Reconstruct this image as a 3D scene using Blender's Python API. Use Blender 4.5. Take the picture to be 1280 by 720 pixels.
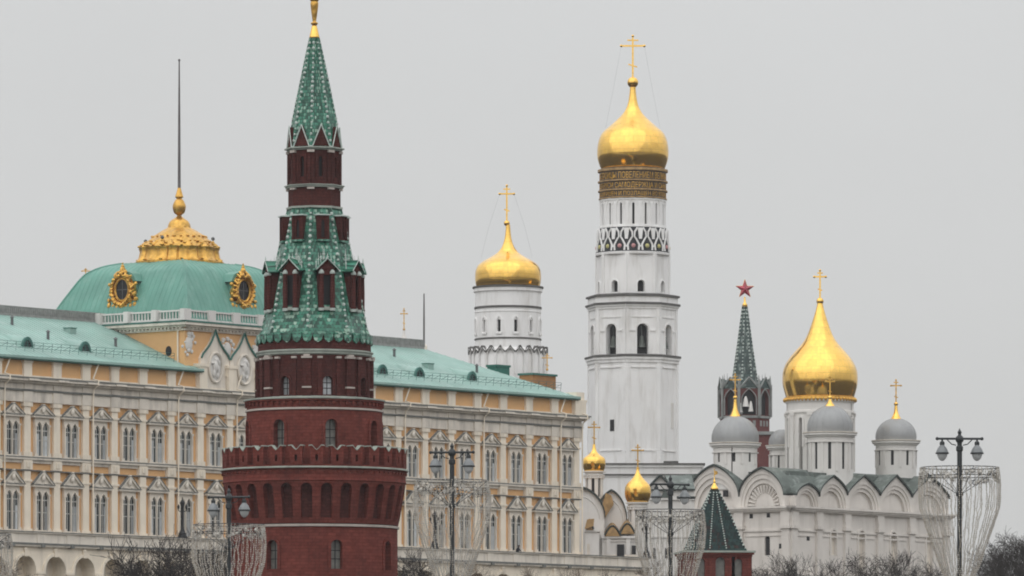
import bpy, bmesh, math, random
from mathutils import Vector, noise as mnoise
PI = math.pi
R = math.radians
rnd = random.Random(7)
for o in list(bpy.data.objects):
    bpy.data.objects.remove(o)
scene = bpy.context.scene
C = scene.collection
# ------------------------------------------------------------------ camera
F = 8000.0                      # focal length in 1280-px units
HY = 960.0                      # horizon row
CZ = 2.0
cam = bpy.data.objects.new('camera', bpy.data.cameras.new('camera'))
C.objects.link(cam)
cam.location = (0, 0, CZ)
cam.rotation_euler = (R(90), 0, 0)
cam.data.sensor_width = 36
cam.data.lens = 36 * F / 1280
cam.data.shift_y = (HY - 360) / 1280
cam.data.clip_start = 1
cam.data.clip_end = 20000
scene.camera = cam
scene.cycles.filter_width = 1.9       # the soft pixels of a long lens
# ------------------------------------------------------------------ light
SUN_EL, SUN_AZ = R(42), R(205)      # azimuth measured clockwise from +Y : behind the camera, to the left
world = bpy.data.worlds.new('World')
scene.world = world
world.use_nodes = True
nt = world.node_tree
for n in list(nt.nodes):
    nt.nodes.remove(n)
wo = nt.nodes.new('ShaderNodeOutputWorld')
bg = nt.nodes.new('ShaderNodeBackground')
bg.inputs['Strength'].default_value = 0.1
sky = nt.nodes.new('ShaderNodeTexSky')
sky.sky_type = 'NISHITA'
sky.sun_disc = False
sky.sun_elevation = SUN_EL
sky.sun_rotation = SUN_AZ
hs = nt.nodes.new('ShaderNodeHueSaturation')
hs.inputs['Saturation'].default_value = 0.12
tc = nt.nodes.new('ShaderNodeTexCoord')
sx = nt.nodes.new('ShaderNodeSeparateXYZ')
rmp = nt.nodes.new('ShaderNodeValToRGB')       # overcast cloud layer: dull at the horizon, brighter overhead
rmp.color_ramp.elements[0].position = 0.0
rmp.color_ramp.elements[0].color = (0.55, 0.552, 0.546, 1)
rmp.color_ramp.elements[1].position = 1.0
rmp.color_ramp.elements[1].color = (1.55, 1.57, 1.6, 1)
e = rmp.color_ramp.elements.new(0.13)
e.color = (0.668, 0.676, 0.677, 1)
e2 = rmp.color_ramp.elements.new(0.4)
e2.color = (1.12, 1.13, 1.15, 1)
nz = nt.nodes.new('ShaderNodeTexNoise')
nz.inputs['Scale'].default_value = 9
nz.inputs['Detail'].default_value = 4
mpn = nt.nodes.new('ShaderNodeMapping')
mpn.inputs['Scale'].default_value = (1, 1, 2.2)
mr = nt.nodes.new('ShaderNodeMapRange')
mr.inputs['To Min'].default_value = 9.55
mr.inputs['To Max'].default_value = 10.45
vm = nt.nodes.new('ShaderNodeVectorMath')
vm.operation = 'SCALE'
mixw = nt.nodes.new('ShaderNodeMixRGB')
mixw.inputs['Fac'].default_value = 0.93
L = nt.links.new
L(tc.outputs['Generated'], sx.inputs[0])
L(sx.outputs['Z'], rmp.inputs['Fac'])
L(tc.outputs['Generated'], mpn.inputs['Vector'])
L(mpn.outputs[0], nz.inputs['Vector'])
L(nz.outputs['Fac'], mr.inputs['Value'])
L(rmp.outputs['Color'], vm.inputs[0])
L(mr.outputs[0], vm.inputs['Scale'])
L(sky.outputs['Color'], hs.inputs['Color'])
L(hs.outputs['Color'], mixw.inputs['Color1'])
L(vm.outputs[0], mixw.inputs['Color2'])
L(mixw.outputs[0], bg.inputs['Color'])
L(bg.outputs[0], wo.inputs['Surface'])
sl = bpy.data.lights.new('sun', 'SUN')
sl.energy = 0.9
sl.angle = R(110)
sl.color = (1.0, 0.97, 0.93)
sun = bpy.data.objects.new('sun', sl)
C.objects.link(sun)
sd = Vector((math.sin(SUN_AZ) * math.cos(SUN_EL), math.cos(SUN_AZ) * math.cos(SUN_EL), math.sin(SUN_EL)))
sun.rotation_euler = sd.to_track_quat('Z', 'Y').to_euler()
sun.location = (0, 0, 300)
vs = scene.view_settings
vs.view_transform = 'Standard'
vs.look = 'None'
vs.exposure = 0.0
vs.gamma = 1.0
vs.use_curve_mapping = False

# ------------------------------------------------------------------ materials
def mat(name, base, rough=0.8, metal=0.0, var=0.12, scale=0.6, stain=0.0, stain_col=None, bump=0.0, bscale=6.0,
        fine=0.0, streak=0.0, spec=0.3):
    """base colour broken up by two sizes of noise, optional vertical dirt streaks and a bump"""
    m = bpy.data.materials.new(name)
    m.use_nodes = True
    t = m.node_tree
    b = t.nodes['Principled BSDF']
    b.inputs['Roughness'].default_value = rough
    b.inputs['Metallic'].default_value = metal
    b.inputs['Specular IOR Level'].default_value = spec
    co = t.nodes.new('ShaderNodeTexCoord')
    n1 = t.nodes.new('ShaderNodeTexNoise')
    n1.inputs['Scale'].default_value = scale
    n1.inputs['Detail'].default_value = 6
    t.links.new(co.outputs['Object'], n1.inputs['Vector'])
    mx = t.nodes.new('ShaderNodeMixRGB')
    mx.inputs['Color1'].default_value = (*[max(0, c * (1 - var * 1.6)) for c in base], 1)
    mx.inputs['Color2'].default_value = (*[min(1, c * (1 + var * 1.6)) for c in base], 1)
    t.links.new(n1.outputs['Fac'], mx.inputs['Fac'])
    out = mx.outputs[0]
    if fine > 0:
        nf = t.nodes.new('ShaderNodeTexNoise')
        nf.inputs['Scale'].default_value = scale * 9
        nf.inputs['Detail'].default_value = 3
        t.links.new(co.outputs['Object'], nf.inputs['Vector'])
        m2 = t.nodes.new('ShaderNodeMixRGB')
        m2.blend_type = 'OVERLAY'
        m2.inputs['Fac'].default_value = fine
        t.links.new(out, m2.inputs['Color1'])
        t.links.new(nf.outputs['Fac'], m2.inputs['Color2'])
        out = m2.outputs[0]
    if stain > 0 or streak > 0:
        n2 = t.nodes.new('ShaderNodeTexNoise')
        n2.inputs['Scale'].default_value = 0.9
        n2.inputs['Detail'].default_value = 7
        n2.inputs['Roughness'].default_value = 0.65
        mp = t.nodes.new('ShaderNodeMapping')
        mp.inputs['Scale'].default_value = (1, 1, 0.16) if streak > 0 else (1, 1, 1)
        t.links.new(co.outputs['Object'], mp.inputs['Vector'])
        t.links.new(mp.outputs[0], n2.inputs['Vector'])
        rp = t.nodes.new('ShaderNodeValToRGB')
        rp.color_ramp.elements[0].position = 0.5
        rp.color_ramp.elements[1].position = 0.78
        a = max(stain, streak)
        rp.color_ramp.elements[0].color = (0, 0, 0, 1)
        rp.color_ramp.elements[1].color = (a, a, a, 1)
        t.links.new(n2.outputs['Fac'], rp.inputs['Fac'])
        m3 = t.nodes.new('ShaderNodeMixRGB')
        sc = stain_col or [c * 0.45 for c in base]
        m3.inputs['Color2'].default_value = (*sc, 1)
        t.links.new(rp.outputs['Color'], m3.inputs['Fac'])
        t.links.new(out, m3.inputs['Color1'])
        out = m3.outputs[0]
    t.links.new(out, b.inputs['Base Color'])
    if bump > 0:
        nb = t.nodes.new('ShaderNodeTexNoise')
        nb.inputs['Scale'].default_value = bscale
        nb.inputs['Detail'].default_value = 4
        t.links.new(co.outputs['Object'], nb.inputs['Vector'])
        bp = t.nodes.new('ShaderNodeBump')
        bp.inputs['Strength'].default_value = bump
        bp.inputs['Distance'].default_value = 0.1
        t.links.new(nb.outputs['Fac'], bp.inputs['Height'])
        t.links.new(bp.outputs[0], b.inputs['Normal'])
    return m

def tile_mat(name, cols, scale=2.4, rough=0.35, spec=0.5):
    """glazed tiles: every cell takes one of several greens"""
    m = bpy.data.materials.new(name)
    m.use_nodes = True
    t = m.node_tree
    b = t.nodes['Principled BSDF']
    b.inputs['Roughness'].default_value = rough
    b.inputs['Specular IOR Level'].default_value = spec
    co = t.nodes.new('ShaderNodeTexCoord')
    vo = t.nodes.new('ShaderNodeTexVoronoi')
    vo.inputs['Scale'].default_value = scale
    t.links.new(co.outputs['Object'], vo.inputs['Vector'])
    sp = t.nodes.new('ShaderNodeSeparateColor')
    t.links.new(vo.outputs['Color'], sp.inputs[0])
    rp = t.nodes.new('ShaderNodeValToRGB')
    rp.color_ramp.interpolation = 'CONSTANT'
    els = rp.color_ramp.elements
    els[0].position = 0
    els[0].color = (*cols[0], 1)
    els[1].position = 1 / len(cols)
    els[1].color = (*cols[1], 1)
    for i in range(2, len(cols)):
        els.new(i / len(cols)).color = (*cols[i], 1)
    t.links.new(sp.outputs[0], rp.inputs['Fac'])
    nz = t.nodes.new('ShaderNodeTexNoise')
    nz.inputs['Scale'].default_value = 0.5
    nz.inputs['Detail'].default_value = 4
    t.links.new(co.outputs['Object'], nz.inputs['Vector'])
    mx = t.nodes.new('ShaderNodeMixRGB')
    mx.blend_type = 'OVERLAY'
    mx.inputs['Fac'].default_value = 0.5
    t.links.new(rp.outputs['Color'], mx.inputs['Color1'])
    t.links.new(nz.outputs['Fac'], mx.inputs['Color2'])
    t.links.new(mx.outputs[0], b.inputs['Base Color'])
    bp = t.nodes.new('ShaderNodeBump')
    bp.inputs['Strength'].default_value = 0.6
    bp.inputs['Distance'].default_value = 0.12
    t.links.new(vo.outputs['Distance'], bp.inputs['Height'])
    t.links.new(bp.outputs[0], b.inputs['Normal'])
    return m

def polar(t, rad):
    """(angle * rad, z) of the object's own axis, as sockets"""
    co = t.nodes.new('ShaderNodeTexCoord')
    sp = t.nodes.new('ShaderNodeSeparateXYZ')
    t.links.new(co.outputs['Object'], sp.inputs[0])
    at = t.nodes.new('ShaderNodeMath')
    at.operation = 'ARCTAN2'
    t.links.new(sp.outputs['X'], at.inputs[0])
    t.links.new(sp.outputs['Y'], at.inputs[1])
    ml = t.nodes.new('ShaderNodeMath')
    ml.operation = 'MULTIPLY'
    ml.inputs[1].default_value = rad
    t.links.new(at.outputs[0], ml.inputs[0])
    cb_ = t.nodes.new('ShaderNodeCombineXYZ')
    t.links.new(ml.outputs[0], cb_.inputs['X'])
    t.links.new(sp.outputs['Z'], cb_.inputs['Y'])
    return ml.outputs[0], sp.outputs['Z'], cb_.outputs[0]

def courses(m, rad, bw, rh, dark=0.55, fac=0.5, size=0.03, bump=0.35):
    """brick courses or sheet joints laid round the object's axis, multiplied into the base colour"""
    t = m.node_tree
    b = t.nodes['Principled BSDF']
    src = b.inputs['Base Color'].links[0].from_socket
    _, _, uv = polar(t, rad)
    br = t.nodes.new('ShaderNodeTexBrick')
    br.inputs['Scale'].default_value = 1
    br.inputs['Brick Width'].default_value = bw
    br.inputs['Row Height'].default_value = rh
    br.inputs['Mortar Size'].default_value = size
    br.inputs['Color1'].default_value = (1, 1, 1, 1)
    br.inputs['Color2'].default_value = (dark, dark, dark, 1)
    br.inputs['Mortar'].default_value = (dark * 0.8, dark * 0.8, dark * 0.8, 1)
    t.links.new(uv, br.inputs['Vector'])
    mx = t.nodes.new('ShaderNodeMixRGB')
    mx.blend_type = 'MULTIPLY'
    mx.inputs['Fac'].default_value = fac
    t.links.new(src, mx.inputs['Color1'])
    t.links.new(br.outputs['Color'], mx.inputs['Color2'])
    t.links.new(mx.outputs[0], b.inputs['Base Color'])
    if bump:
        bp = t.nodes.new('ShaderNodeBump')
        bp.inputs['Strength'].default_value = bump
        bp.inputs['Distance'].default_value = 0.04
        t.links.new(br.outputs['Color'], bp.inputs['Height'])
        old = b.inputs['Normal'].links
        if old:
            t.links.new(old[0].from_socket, bp.inputs['Normal'])
        t.links.new(bp.outputs[0], b.inputs['Normal'])

def scale_tiles(name, cols, rad, tw_, th, rough=0.4, spec=0.4):
    """rows of overlapping glazed tiles round the object's axis, each tile its own shade"""
    m = bpy.data.materials.new(name)
    m.use_nodes = True
    t = m.node_tree
    b = t.nodes['Principled BSDF']
    b.inputs['Roughness'].default_value = rough
    b.inputs['Specular IOR Level'].default_value = spec
    u, z, _ = polar(t, rad)
    def math_(op, a, c=None):
        n = t.nodes.new('ShaderNodeMath')
        n.operation = op
        for i, v in enumerate((a, c)):
            if v is None: continue
            if isinstance(v, (int, float)): n.inputs[i].default_value = v
            else: t.links.new(v, n.inputs[i])
        return n.outputs[0]
    zr = math_('DIVIDE', z, th)
    row = math_('FLOOR', zr)
    off = math_('MULTIPLY', math_('MODULO', row, 2), 0.5)
    uc = math_('ADD', math_('DIVIDE', u, tw_), off)
    colm = math_('FLOOR', uc)
    cv = t.nodes.new('ShaderNodeCombineXYZ')
    t.links.new(colm, cv.inputs['X'])
    t.links.new(row, cv.inputs['Y'])
    wn = t.nodes.new('ShaderNodeTexWhiteNoise')
    wn.noise_dimensions = '2D'
    t.links.new(cv.outputs[0], wn.inputs['Vector'])
    rp = t.nodes.new('ShaderNodeValToRGB')
    rp.color_ramp.interpolation = 'CONSTANT'
    els = rp.color_ramp.elements
    els[0].position = 0
    els[0].color = (*cols[0], 1)
    els[1].position = 1 / len(cols)
    els[1].color = (*cols[1], 1)
    for i in range(2, len(cols)):
        els.new(i / len(cols)).color = (*cols[i], 1)
    t.links.new(wn.outputs['Value'], rp.inputs['Fac'])
    co = t.nodes.new('ShaderNodeTexCoord')
    nz = t.nodes.new('ShaderNodeTexNoise')
    nz.inputs['Scale'].default_value = 0.7
    nz.inputs['Detail'].default_value = 6
    t.links.new(co.outputs['Object'], nz.inputs['Vector'])
    mx = t.nodes.new('ShaderNodeMixRGB')
    mx.blend_type = 'OVERLAY'
    mx.inputs['Fac'].default_value = 0.7
    t.links.new(rp.outputs['Color'], mx.inputs['Color1'])
    t.links.new(nz.outputs['Fac'], mx.inputs['Color2'])
    # the joint round each rounded tile
    fx = math_('ABSOLUTE', math_('SUBTRACT', math_('FRACT', uc), 0.5))
    fz = math_('FRACT', zr)
    h = math_('SUBTRACT', fz, math_('MULTIPLY', math_('MULTIPLY', fx, fx), 1.6))
    jt = math_('LESS_THAN', h, 0.02)
    m2 = t.nodes.new('ShaderNodeMixRGB')
    m2.blend_type = 'MIX'
    m2.inputs['Color2'].default_value = (*[c * 0.35 for c in cols[0]], 1)
    t.links.new(math_('MULTIPLY', jt, 0.75), m2.inputs['Fac'])
    t.links.new(mx.outputs[0], m2.inputs['Color1'])
    t.links.new(m2.outputs[0], b.inputs['Base Color'])
    bp = t.nodes.new('ShaderNodeBump')
    bp.inputs['Strength'].default_value = 0.8
    bp.inputs['Distance'].default_value = 0.08
    bp.invert = True
    t.links.new(h, bp.inputs['Height'])
    t.links.new(bp.outputs[0], b.inputs['Normal'])
    return m

M = {}
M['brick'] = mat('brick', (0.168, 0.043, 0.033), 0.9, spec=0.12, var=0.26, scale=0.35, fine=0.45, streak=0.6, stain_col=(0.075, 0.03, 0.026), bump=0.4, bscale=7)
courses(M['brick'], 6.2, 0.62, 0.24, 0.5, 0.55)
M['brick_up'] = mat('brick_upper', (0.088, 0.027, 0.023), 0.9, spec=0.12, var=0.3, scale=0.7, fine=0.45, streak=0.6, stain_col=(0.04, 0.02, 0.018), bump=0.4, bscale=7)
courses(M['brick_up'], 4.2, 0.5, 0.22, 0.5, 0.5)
M['brick_far'] = mat('brick_far', (0.12, 0.036, 0.033), 0.85, var=0.2, scale=0.5, fine=0.3, bump=0.3)
M['belt'] = mat('belt_stone', (0.45, 0.4, 0.36), 0.8, var=0.2, scale=1.2, stain=0.5, bump=0.3)
M['ledge'] = mat('mossy_ledge', (0.3, 0.33, 0.29), 0.7, var=0.25, scale=1.4, stain=0.6, stain_col=(0.1, 0.11, 0.1))
M['bead'] = mat('rib_stone', (0.48, 0.54, 0.5), 0.6, var=0.3, scale=3)
M['tile'] = scale_tiles('green_tile', [(0.010, 0.07, 0.043), (0.03, 0.17, 0.11), (0.016, 0.10, 0.063), (0.06, 0.22, 0.155), (0.02, 0.13, 0.082), (0.24, 0.37, 0.29), (0.04, 0.19, 0.125), (0.012, 0.085, 0.052), (0.12, 0.27, 0.20), (0.008, 0.055, 0.036), (0.025, 0.14, 0.09)], 3.2, 0.23, 0.25)
M['tile_dark'] = scale_tiles('dark_green_tile', [(0.004, 0.013, 0.013), (0.008, 0.026, 0.024), (0.014, 0.036, 0.032), (0.006, 0.02, 0.02), (0.024, 0.012, 0.011), (0.01, 0.03, 0.03)], 2.6, 0.3, 0.3, 0.6, 0.2)
M['tile_far'] = scale_tiles('grey_green_tile', [(0.012, 0.035, 0.032), (0.03, 0.06, 0.053), (0.10, 0.14, 0.125), (0.02, 0.045, 0.04), (0.2, 0.24, 0.22), (0.016, 0.04, 0.036)], 2.0, 0.5, 0.62)
M['white'] = mat('whitewash', (0.79, 0.785, 0.775), 0.85, var=0.07, scale=0.3, streak=0.7, stain_col=(0.5, 0.475, 0.44), bump=0.2)
M['white_warm'] = mat('warm_whitewash', (0.66, 0.62, 0.575), 0.85, var=0.1, scale=0.35, streak=0.6, stain_col=(0.42, 0.38, 0.335), bump=0.25)
M['white_pale'] = mat('pale_limestone', (0.66, 0.64, 0.61), 0.85, var=0.07, scale=0.5, streak=0.35, stain_col=(0.4, 0.37, 0.34), bump=0.2)
M['dark_line'] = mat('dark_moulding', (0.11, 0.108, 0.104), 0.8, var=0.4, scale=1.0)  # dark grey lines along ledges and kokoshnik edges
M['orange'] = mat('ochre_stucco', (0.70, 0.415, 0.195), 0.85, var=0.12, scale=0.35, streak=0.35, stain_col=(0.55, 0.4, 0.25), bump=0.2)
M['cream'] = mat('cream_stone', (0.80, 0.715, 0.59), 0.8, var=0.1, scale=0.5, streak=0.55, stain_col=(0.36, 0.32, 0.27), bump=0.2)
M['trim'] = mat('grey_stone', (0.71, 0.65, 0.565), 0.8, var=0.14, scale=0.7, streak=0.7, stain_col=(0.24, 0.22, 0.2), bump=0.3)
M['trim_dark'] = mat('shadow_line_edge', (0.16, 0.165, 0.155), 0.7, var=0.3, scale=1.5)  # dark lines on pediments and ledges, shadow put into the colour
M['teal'] = mat('verdigris_copper', (0.108, 0.275, 0.22), 0.5, var=0.22, scale=0.3, streak=0.6, stain_col=(0.23, 0.38, 0.325), bump=0.25, bscale=1.2, spec=0.4)
M['teal_roof'] = mat('pale_verdigris_roof', (0.26, 0.405, 0.36), 0.5, var=0.2, scale=0.3, stain=0.7, stain_col=(0.4, 0.49, 0.46), bump=0.3, bscale=1.5, spec=0.4)
M['teal_dark'] = mat('dark_verdigris', (0.05, 0.15, 0.125), 0.6, var=0.25, scale=0.8)
M['green_box'] = mat('green_paint', (0.025, 0.13, 0.1), 0.6, var=0.2, scale=0.8)
M['ochre_dark'] = mat('ochre_brick', (0.33, 0.17, 0.07), 0.85, var=0.2, scale=1)
M['pinnacle'] = mat('grey_pinnacle_stone', (0.24, 0.25, 0.24), 0.8, var=0.3, scale=0.8)
M['patina'] = mat('patinated_sheet_roof', (0.10, 0.12, 0.108), 0.6, var=0.3, scale=0.8, stain=0.8, stain_col=(0.36, 0.39, 0.37), bump=0.3, bscale=2)
M['roof_edge'] = mat('dark_roof_edge', (0.035, 0.045, 0.042), 0.6, var=0.3, scale=1.5)
M['lead'] = mat('lead_grey_dome', (0.29, 0.295, 0.295), 0.45, metal=0.25, var=0.1, scale=0.5, streak=0.3, stain_col=(0.2, 0.2, 0.22), bump=0.15, bscale=2)
M['gold'] = mat('gold_leaf', (0.94, 0.56, 0.14), 0.14, metal=1.0, var=0.1, scale=1.1, stain=0.35, stain_col=(0.55, 0.3, 0.08), bump=0.12, bscale=0.9)
courses(M['gold'], 4.4, 1.15, 0.95, 0.86, 0.8, 0.02, 0.25)
M['gold_old'] = mat('worn_gilding', (0.62, 0.36, 0.085), 0.36, metal=0.9, var=0.3, scale=2.5, stain=0.5, stain_col=(0.16, 0.09, 0.03), bump=0.6, bscale=3)
M['gold_roof'] = mat('tarnished_gilt_roof', (0.4, 0.26, 0.12), 0.55, metal=0.35, var=0.4, scale=1.4, stain=0.85, stain_col=(0.1, 0.065, 0.04))
M['dark'] = mat('dark_interior', (0.018, 0.018, 0.02), 0.6, var=0.3, scale=1)
M['glass'] = mat('window_glass', (0.022, 0.027, 0.028), 0.2, var=0.3, scale=1.0, spec=0.35)
M['glass_lead'] = mat('cloudy_glass', (0.15, 0.15, 0.135), 0.3, var=0.5, scale=2.0, spec=0.6)
M['curtain'] = mat('curtained_glass', (0.5, 0.53, 0.55), 0.3, var=0.25, scale=1.6, spec=0.6)
for nm_, lo, hi in (('curtain', 0.45, 1.15), ('glass', 0.5, 2.6)):    # no two windows alike
    t_ = M[nm_].node_tree
    b_ = t_.nodes['Principled BSDF']
    src_ = b_.inputs['Base Color'].links[0].from_socket
    oi_ = t_.nodes.new('ShaderNodeObjectInfo')
    mr_ = t_.nodes.new('ShaderNodeMapRange')
    mr_.inputs['To Min'].default_value = lo
    mr_.inputs['To Max'].default_value = hi
    t_.links.new(oi_.outputs['Random'], mr_.inputs['Value'])
    sc_ = t_.nodes.new('ShaderNodeVectorMath')
    sc_.operation = 'SCALE'
    t_.links.new(src_, sc_.inputs[0])
    t_.links.new(mr_.outputs[0], sc_.inputs['Scale'])
    t_.links.new(sc_.outputs[0], b_.inputs['Base Color'])
M['sash'] = mat('window_sash', (0.5, 0.49, 0.46), 0.6, var=0.1, scale=2)
M['steel'] = mat('painted_steel', (0.12, 0.125, 0.125), 0.5, var=0.3, scale=3)
M['ridge'] = mat('weathered_ridge_rail', (0.27, 0.27, 0.26), 0.7, var=0.3, scale=2)
M['rail'] = mat('roof_rail_iron', (0.06, 0.12, 0.11), 0.6, var=0.3, scale=3)
M['pole'] = mat('mast_steel', (0.13, 0.12, 0.12), 0.5, metal=0.3, var=0.2, scale=1)
M['black'] = mat('black_iron', (0.018, 0.02, 0.022), 0.5, var=0.3, scale=2)
M['lamp'] = mat('lamp_iron', (0.022, 0.026, 0.028), 0.55, var=0.3, scale=5, spec=0.5)
M['zinc'] = mat('zinc_shade', (0.19, 0.2, 0.205), 0.4, metal=0.3, var=0.2, scale=5)
M['opal'] = mat('opal_glass', (0.42, 0.43, 0.43), 0.2, var=0.05, scale=3, spec=0.6)
M['wire'] = mat('garland_wire', (0.24, 0.23, 0.215), 0.5, var=0.3, scale=2)
M['bulb'] = mat('garland_bulb', (0.50, 0.475, 0.43), 0.25, var=0.2, scale=2, spec=0.6)
M['warmwire'] = mat('garland_warm', (0.30, 0.22, 0.13), 0.5, var=0.3, scale=2)
M['bark'] = mat('wet_bark', (0.035, 0.03, 0.028), 0.9, var=0.3, scale=3)
M['bark2'] = mat('brown_twigs', (0.10, 0.075, 0.058), 0.9, var=0.3, scale=3)
M['ruby'] = mat('ruby_glass', (0.36, 0.02, 0.045), 0.25, var=0.4, scale=0.9, spec=0.6)
M['soil'] = mat('winter_ground', (0.04, 0.036, 0.03), 0.95, var=0.3, scale=0.05, fine=0.4, stain=0.6, stain_col=(0.05, 0.055, 0.03))
M['asphalt'] = mat('asphalt', (0.05, 0.05, 0.05), 0.9, var=0.2, scale=0.4)
M['water'] = mat('river_water', (0.02, 0.025, 0.025), 0.12, var=0.2, scale=0.1, bump=0.4, bscale=0.8, spec=0.5)
M['granite'] = mat('granite', (0.28, 0.27, 0.26), 0.8, var=0.2, scale=0.5)
M['cloth'] = mat('dark_coat', (0.012, 0.013, 0.02), 0.9, var=0.2, scale=5)
M['skin'] = mat('skin', (0.45, 0.28, 0.2), 0.6, var=0.1, scale=5)
M['inscr'] = mat('inscription_ground', (0.085, 0.068, 0.05), 0.5, var=0.4, scale=2.0)
M['blackpaint'] = mat('black_frieze', (0.03, 0.032, 0.035), 0.7, var=0.3, scale=1)
M['bronze'] = mat('bell_bronze', (0.09, 0.10, 0.09), 0.5, metal=0.4, var=0.3, scale=1)
M['pinkish'] = mat('rose_glaze', (0.5, 0.25, 0.25), 0.5, var=0.2, scale=1)
M['yellowish'] = mat('yellow_glaze', (0.45, 0.42, 0.18), 0.5, var=0.2, scale=1)

# ------------------------------------------------------------------ mesh helpers
class MB:
    def __init__(s):
        s.v, s.f, s.m = [], [], []

    def face(s, pts, mi=0):
        i = len(s.v)
        s.v += [tuple(p) for p in pts]
        s.f.append(tuple(range(i, i + len(pts))))
        s.m.append(mi)

    def grid(s, rows, mi=0, close=False):
        """rows: list of equally long point lists, shared vertices"""
        i0 = len(s.v)
        n = len(rows[0])
        for r in rows:
            s.v += [tuple(p) for p in r]
        for a in range(len(rows) - 1):
            for b in range(n if close else n - 1):
                c = (b + 1) % n
                s.f.append((i0 + a * n + b, i0 + a * n + c, i0 + (a + 1) * n + c, i0 + (a + 1) * n + b))
                s.m.append(mi)

    def box(s, x0, x1, y0, y1, z0, z1, mi=0):
        p = [(x0, y0, z0), (x1, y0, z0), (x1, y1, z0), (x0, y1, z0), (x0, y0, z1), (x1, y0, z1), (x1, y1, z1), (x0, y1, z1)]
        i = len(s.v)
        s.v += p
        for q in ((0, 3, 2, 1), (4, 5, 6, 7), (0, 1, 5, 4), (1, 2, 6, 5), (2, 3, 7, 6), (3, 0, 4, 7)):
            s.f.append(tuple(i + k for k in q))
            s.m.append(mi)

    def lathe(s, prof, n=48, c=(0, 0), phase=0.0, mi=0, mod=None, caps=True):
        rows = []
        for r, z in prof:
            row = []
            for k in range(n):
                a = phase + 2 * PI * k / n
                rr = max(r, 1e-4) * (mod(a, r, z) if mod else 1)
                row.append((c[0] + rr * math.sin(a), c[1] - rr * math.cos(a), z))
            rows.append(row)
        s.grid(rows, mi, True)
        if caps:
            if prof[0][0] > 0.01:
                s.face(rows[0], mi)
            if prof[-1][0] > 0.01:
                s.face(rows[-1], mi)

    def tube(s, pts, r, n=6, mi=0):
        pts = [Vector(p) for p in pts]
        rs = r if isinstance(r, (list, tuple)) else [r] * len(pts)
        rows = []
        t0 = (pts[1] - pts[0]).normalized()
        up = Vector((0, 0, 1)) if abs(t0.z) < 0.9 else Vector((1, 0, 0))
        nx = t0.cross(up).normalized()
        for i, p in enumerate(pts):
            t = (pts[min(i + 1, len(pts) - 1)] - pts[max(i - 1, 0)])
            if t.length < 1e-9:
                t = t0
            t = t.normalized()
            nx = (nx - t * nx.dot(t))
            nx = nx.normalized() if nx.length > 1e-6 else t.orthogonal().normalized()
            ny = t.cross(nx)
            rows.append([p + nx * rs[i] * math.cos(2 * PI * k / n) + ny * rs[i] * math.sin(2 * PI * k / n) for k in range(n)])
        s.grid(rows, mi, True)
        s.face(rows[0], mi)
        s.face(rows[-1], mi)

    def ball(s, c, r, nu=10, nv=6, mi=0, sc=(1, 1, 1)):
        rows = []
        for j in range(nv + 1):
            th = -PI / 2 + PI * j / nv
            rr = max(math.cos(th), 1e-3)
            rows.append([(c[0] + r * sc[0] * rr * math.sin(2 * PI * k / nu), c[1] - r * sc[1] * rr * math.cos(2 * PI * k / nu),
                          c[2] + r * sc[2] * math.sin(th)) for k in range(nu)])
        s.grid(rows, mi, True)

    def prism(s, poly, mp, d0, d1, mi=0):
        """poly of (u, v) pushed between depths d0 and d1"""
        a = [mp(u, v, d0) for u, v in poly]
        b = [mp(u, v, d1) for u, v in poly]
        s.face(a, mi)
        s.face(b[::-1], mi)
        for i in range(len(poly)):
            j = (i + 1) % len(poly)
            s.face([a[i], a[j], b[j], b[i]], mi)

    def slab(s, mp, u0, u1, v0, v1, d0, d1, seg=1, mi=0):
        us = [u0 + (u1 - u0) * i / seg for i in range(seg + 1)]
        s.grid([[mp(u, v0, d0) for u in us], [mp(u, v1, d0) for u in us], [mp(u, v1, d1) for u in us], [mp(u, v0, d1) for u in us], [mp(u, v0, d0) for u in us]], mi)
        for u in (us[0], us[-1]):
            s.face([mp(u, v0, d0), mp(u, v1, d0), mp(u, v1, d1), mp(u, v0, d1)], mi)

    def build(s, name, mats, parent=None, loc=(0, 0, 0), rot=0.0, smooth=True, angle=32):
        me = bpy.data.meshes.new(name)
        me.from_pydata(s.v, [], s.f)
        if not isinstance(mats, (list, tuple)):
            mats = [mats]
        for m in mats:
            me.materials.append(M[m])
        me.polygons.foreach_set('material_index', s.m)
        bm = bmesh.new()
        bm.from_mesh(me)
        bmesh.ops.remove_doubles(bm, verts=bm.verts, dist=0.0004)
        bmesh.ops.recalc_face_normals(bm, faces=bm.faces)
        bm.to_mesh(me)
        bm.free()
        if smooth:
            me.polygons.foreach_set('use_smooth', [True] * len(me.polygons))
            me.set_sharp_from_angle(angle=R(angle))
        me.update()
        o = bpy.data.objects.new(name, me)
        C.objects.link(o)
        if parent:
            o.parent = parent
        o.location = loc
        o.rotation_euler = (0, 0, rot)
        return o

def flat(ox=0.0, oy=0.0, oz=0.0, ang=0.0):
    """wall plane: u along it, v up, d into the wall; ang turns its outward normal (0 = towards -y, + = towards +x)"""
    ca, sa = math.cos(ang), math.sin(ang)
    def mp(u, v, d):
        return (ox + u * ca - d * sa, oy + u * sa + d * ca, oz + v)
    return mp

def face_of(ap, ang, cx=0.0, cy=0.0):
    """a face of a polygonal tower: apothem ap (number or function of v), normal at angle ang"""
    def mp(u, v, d):
        a = (ap(v) if callable(ap) else ap) - d
        return (cx + a * math.sin(ang) + u * math.cos(ang), cy - a * math.cos(ang) + u * math.sin(ang), v)
    return mp

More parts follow.
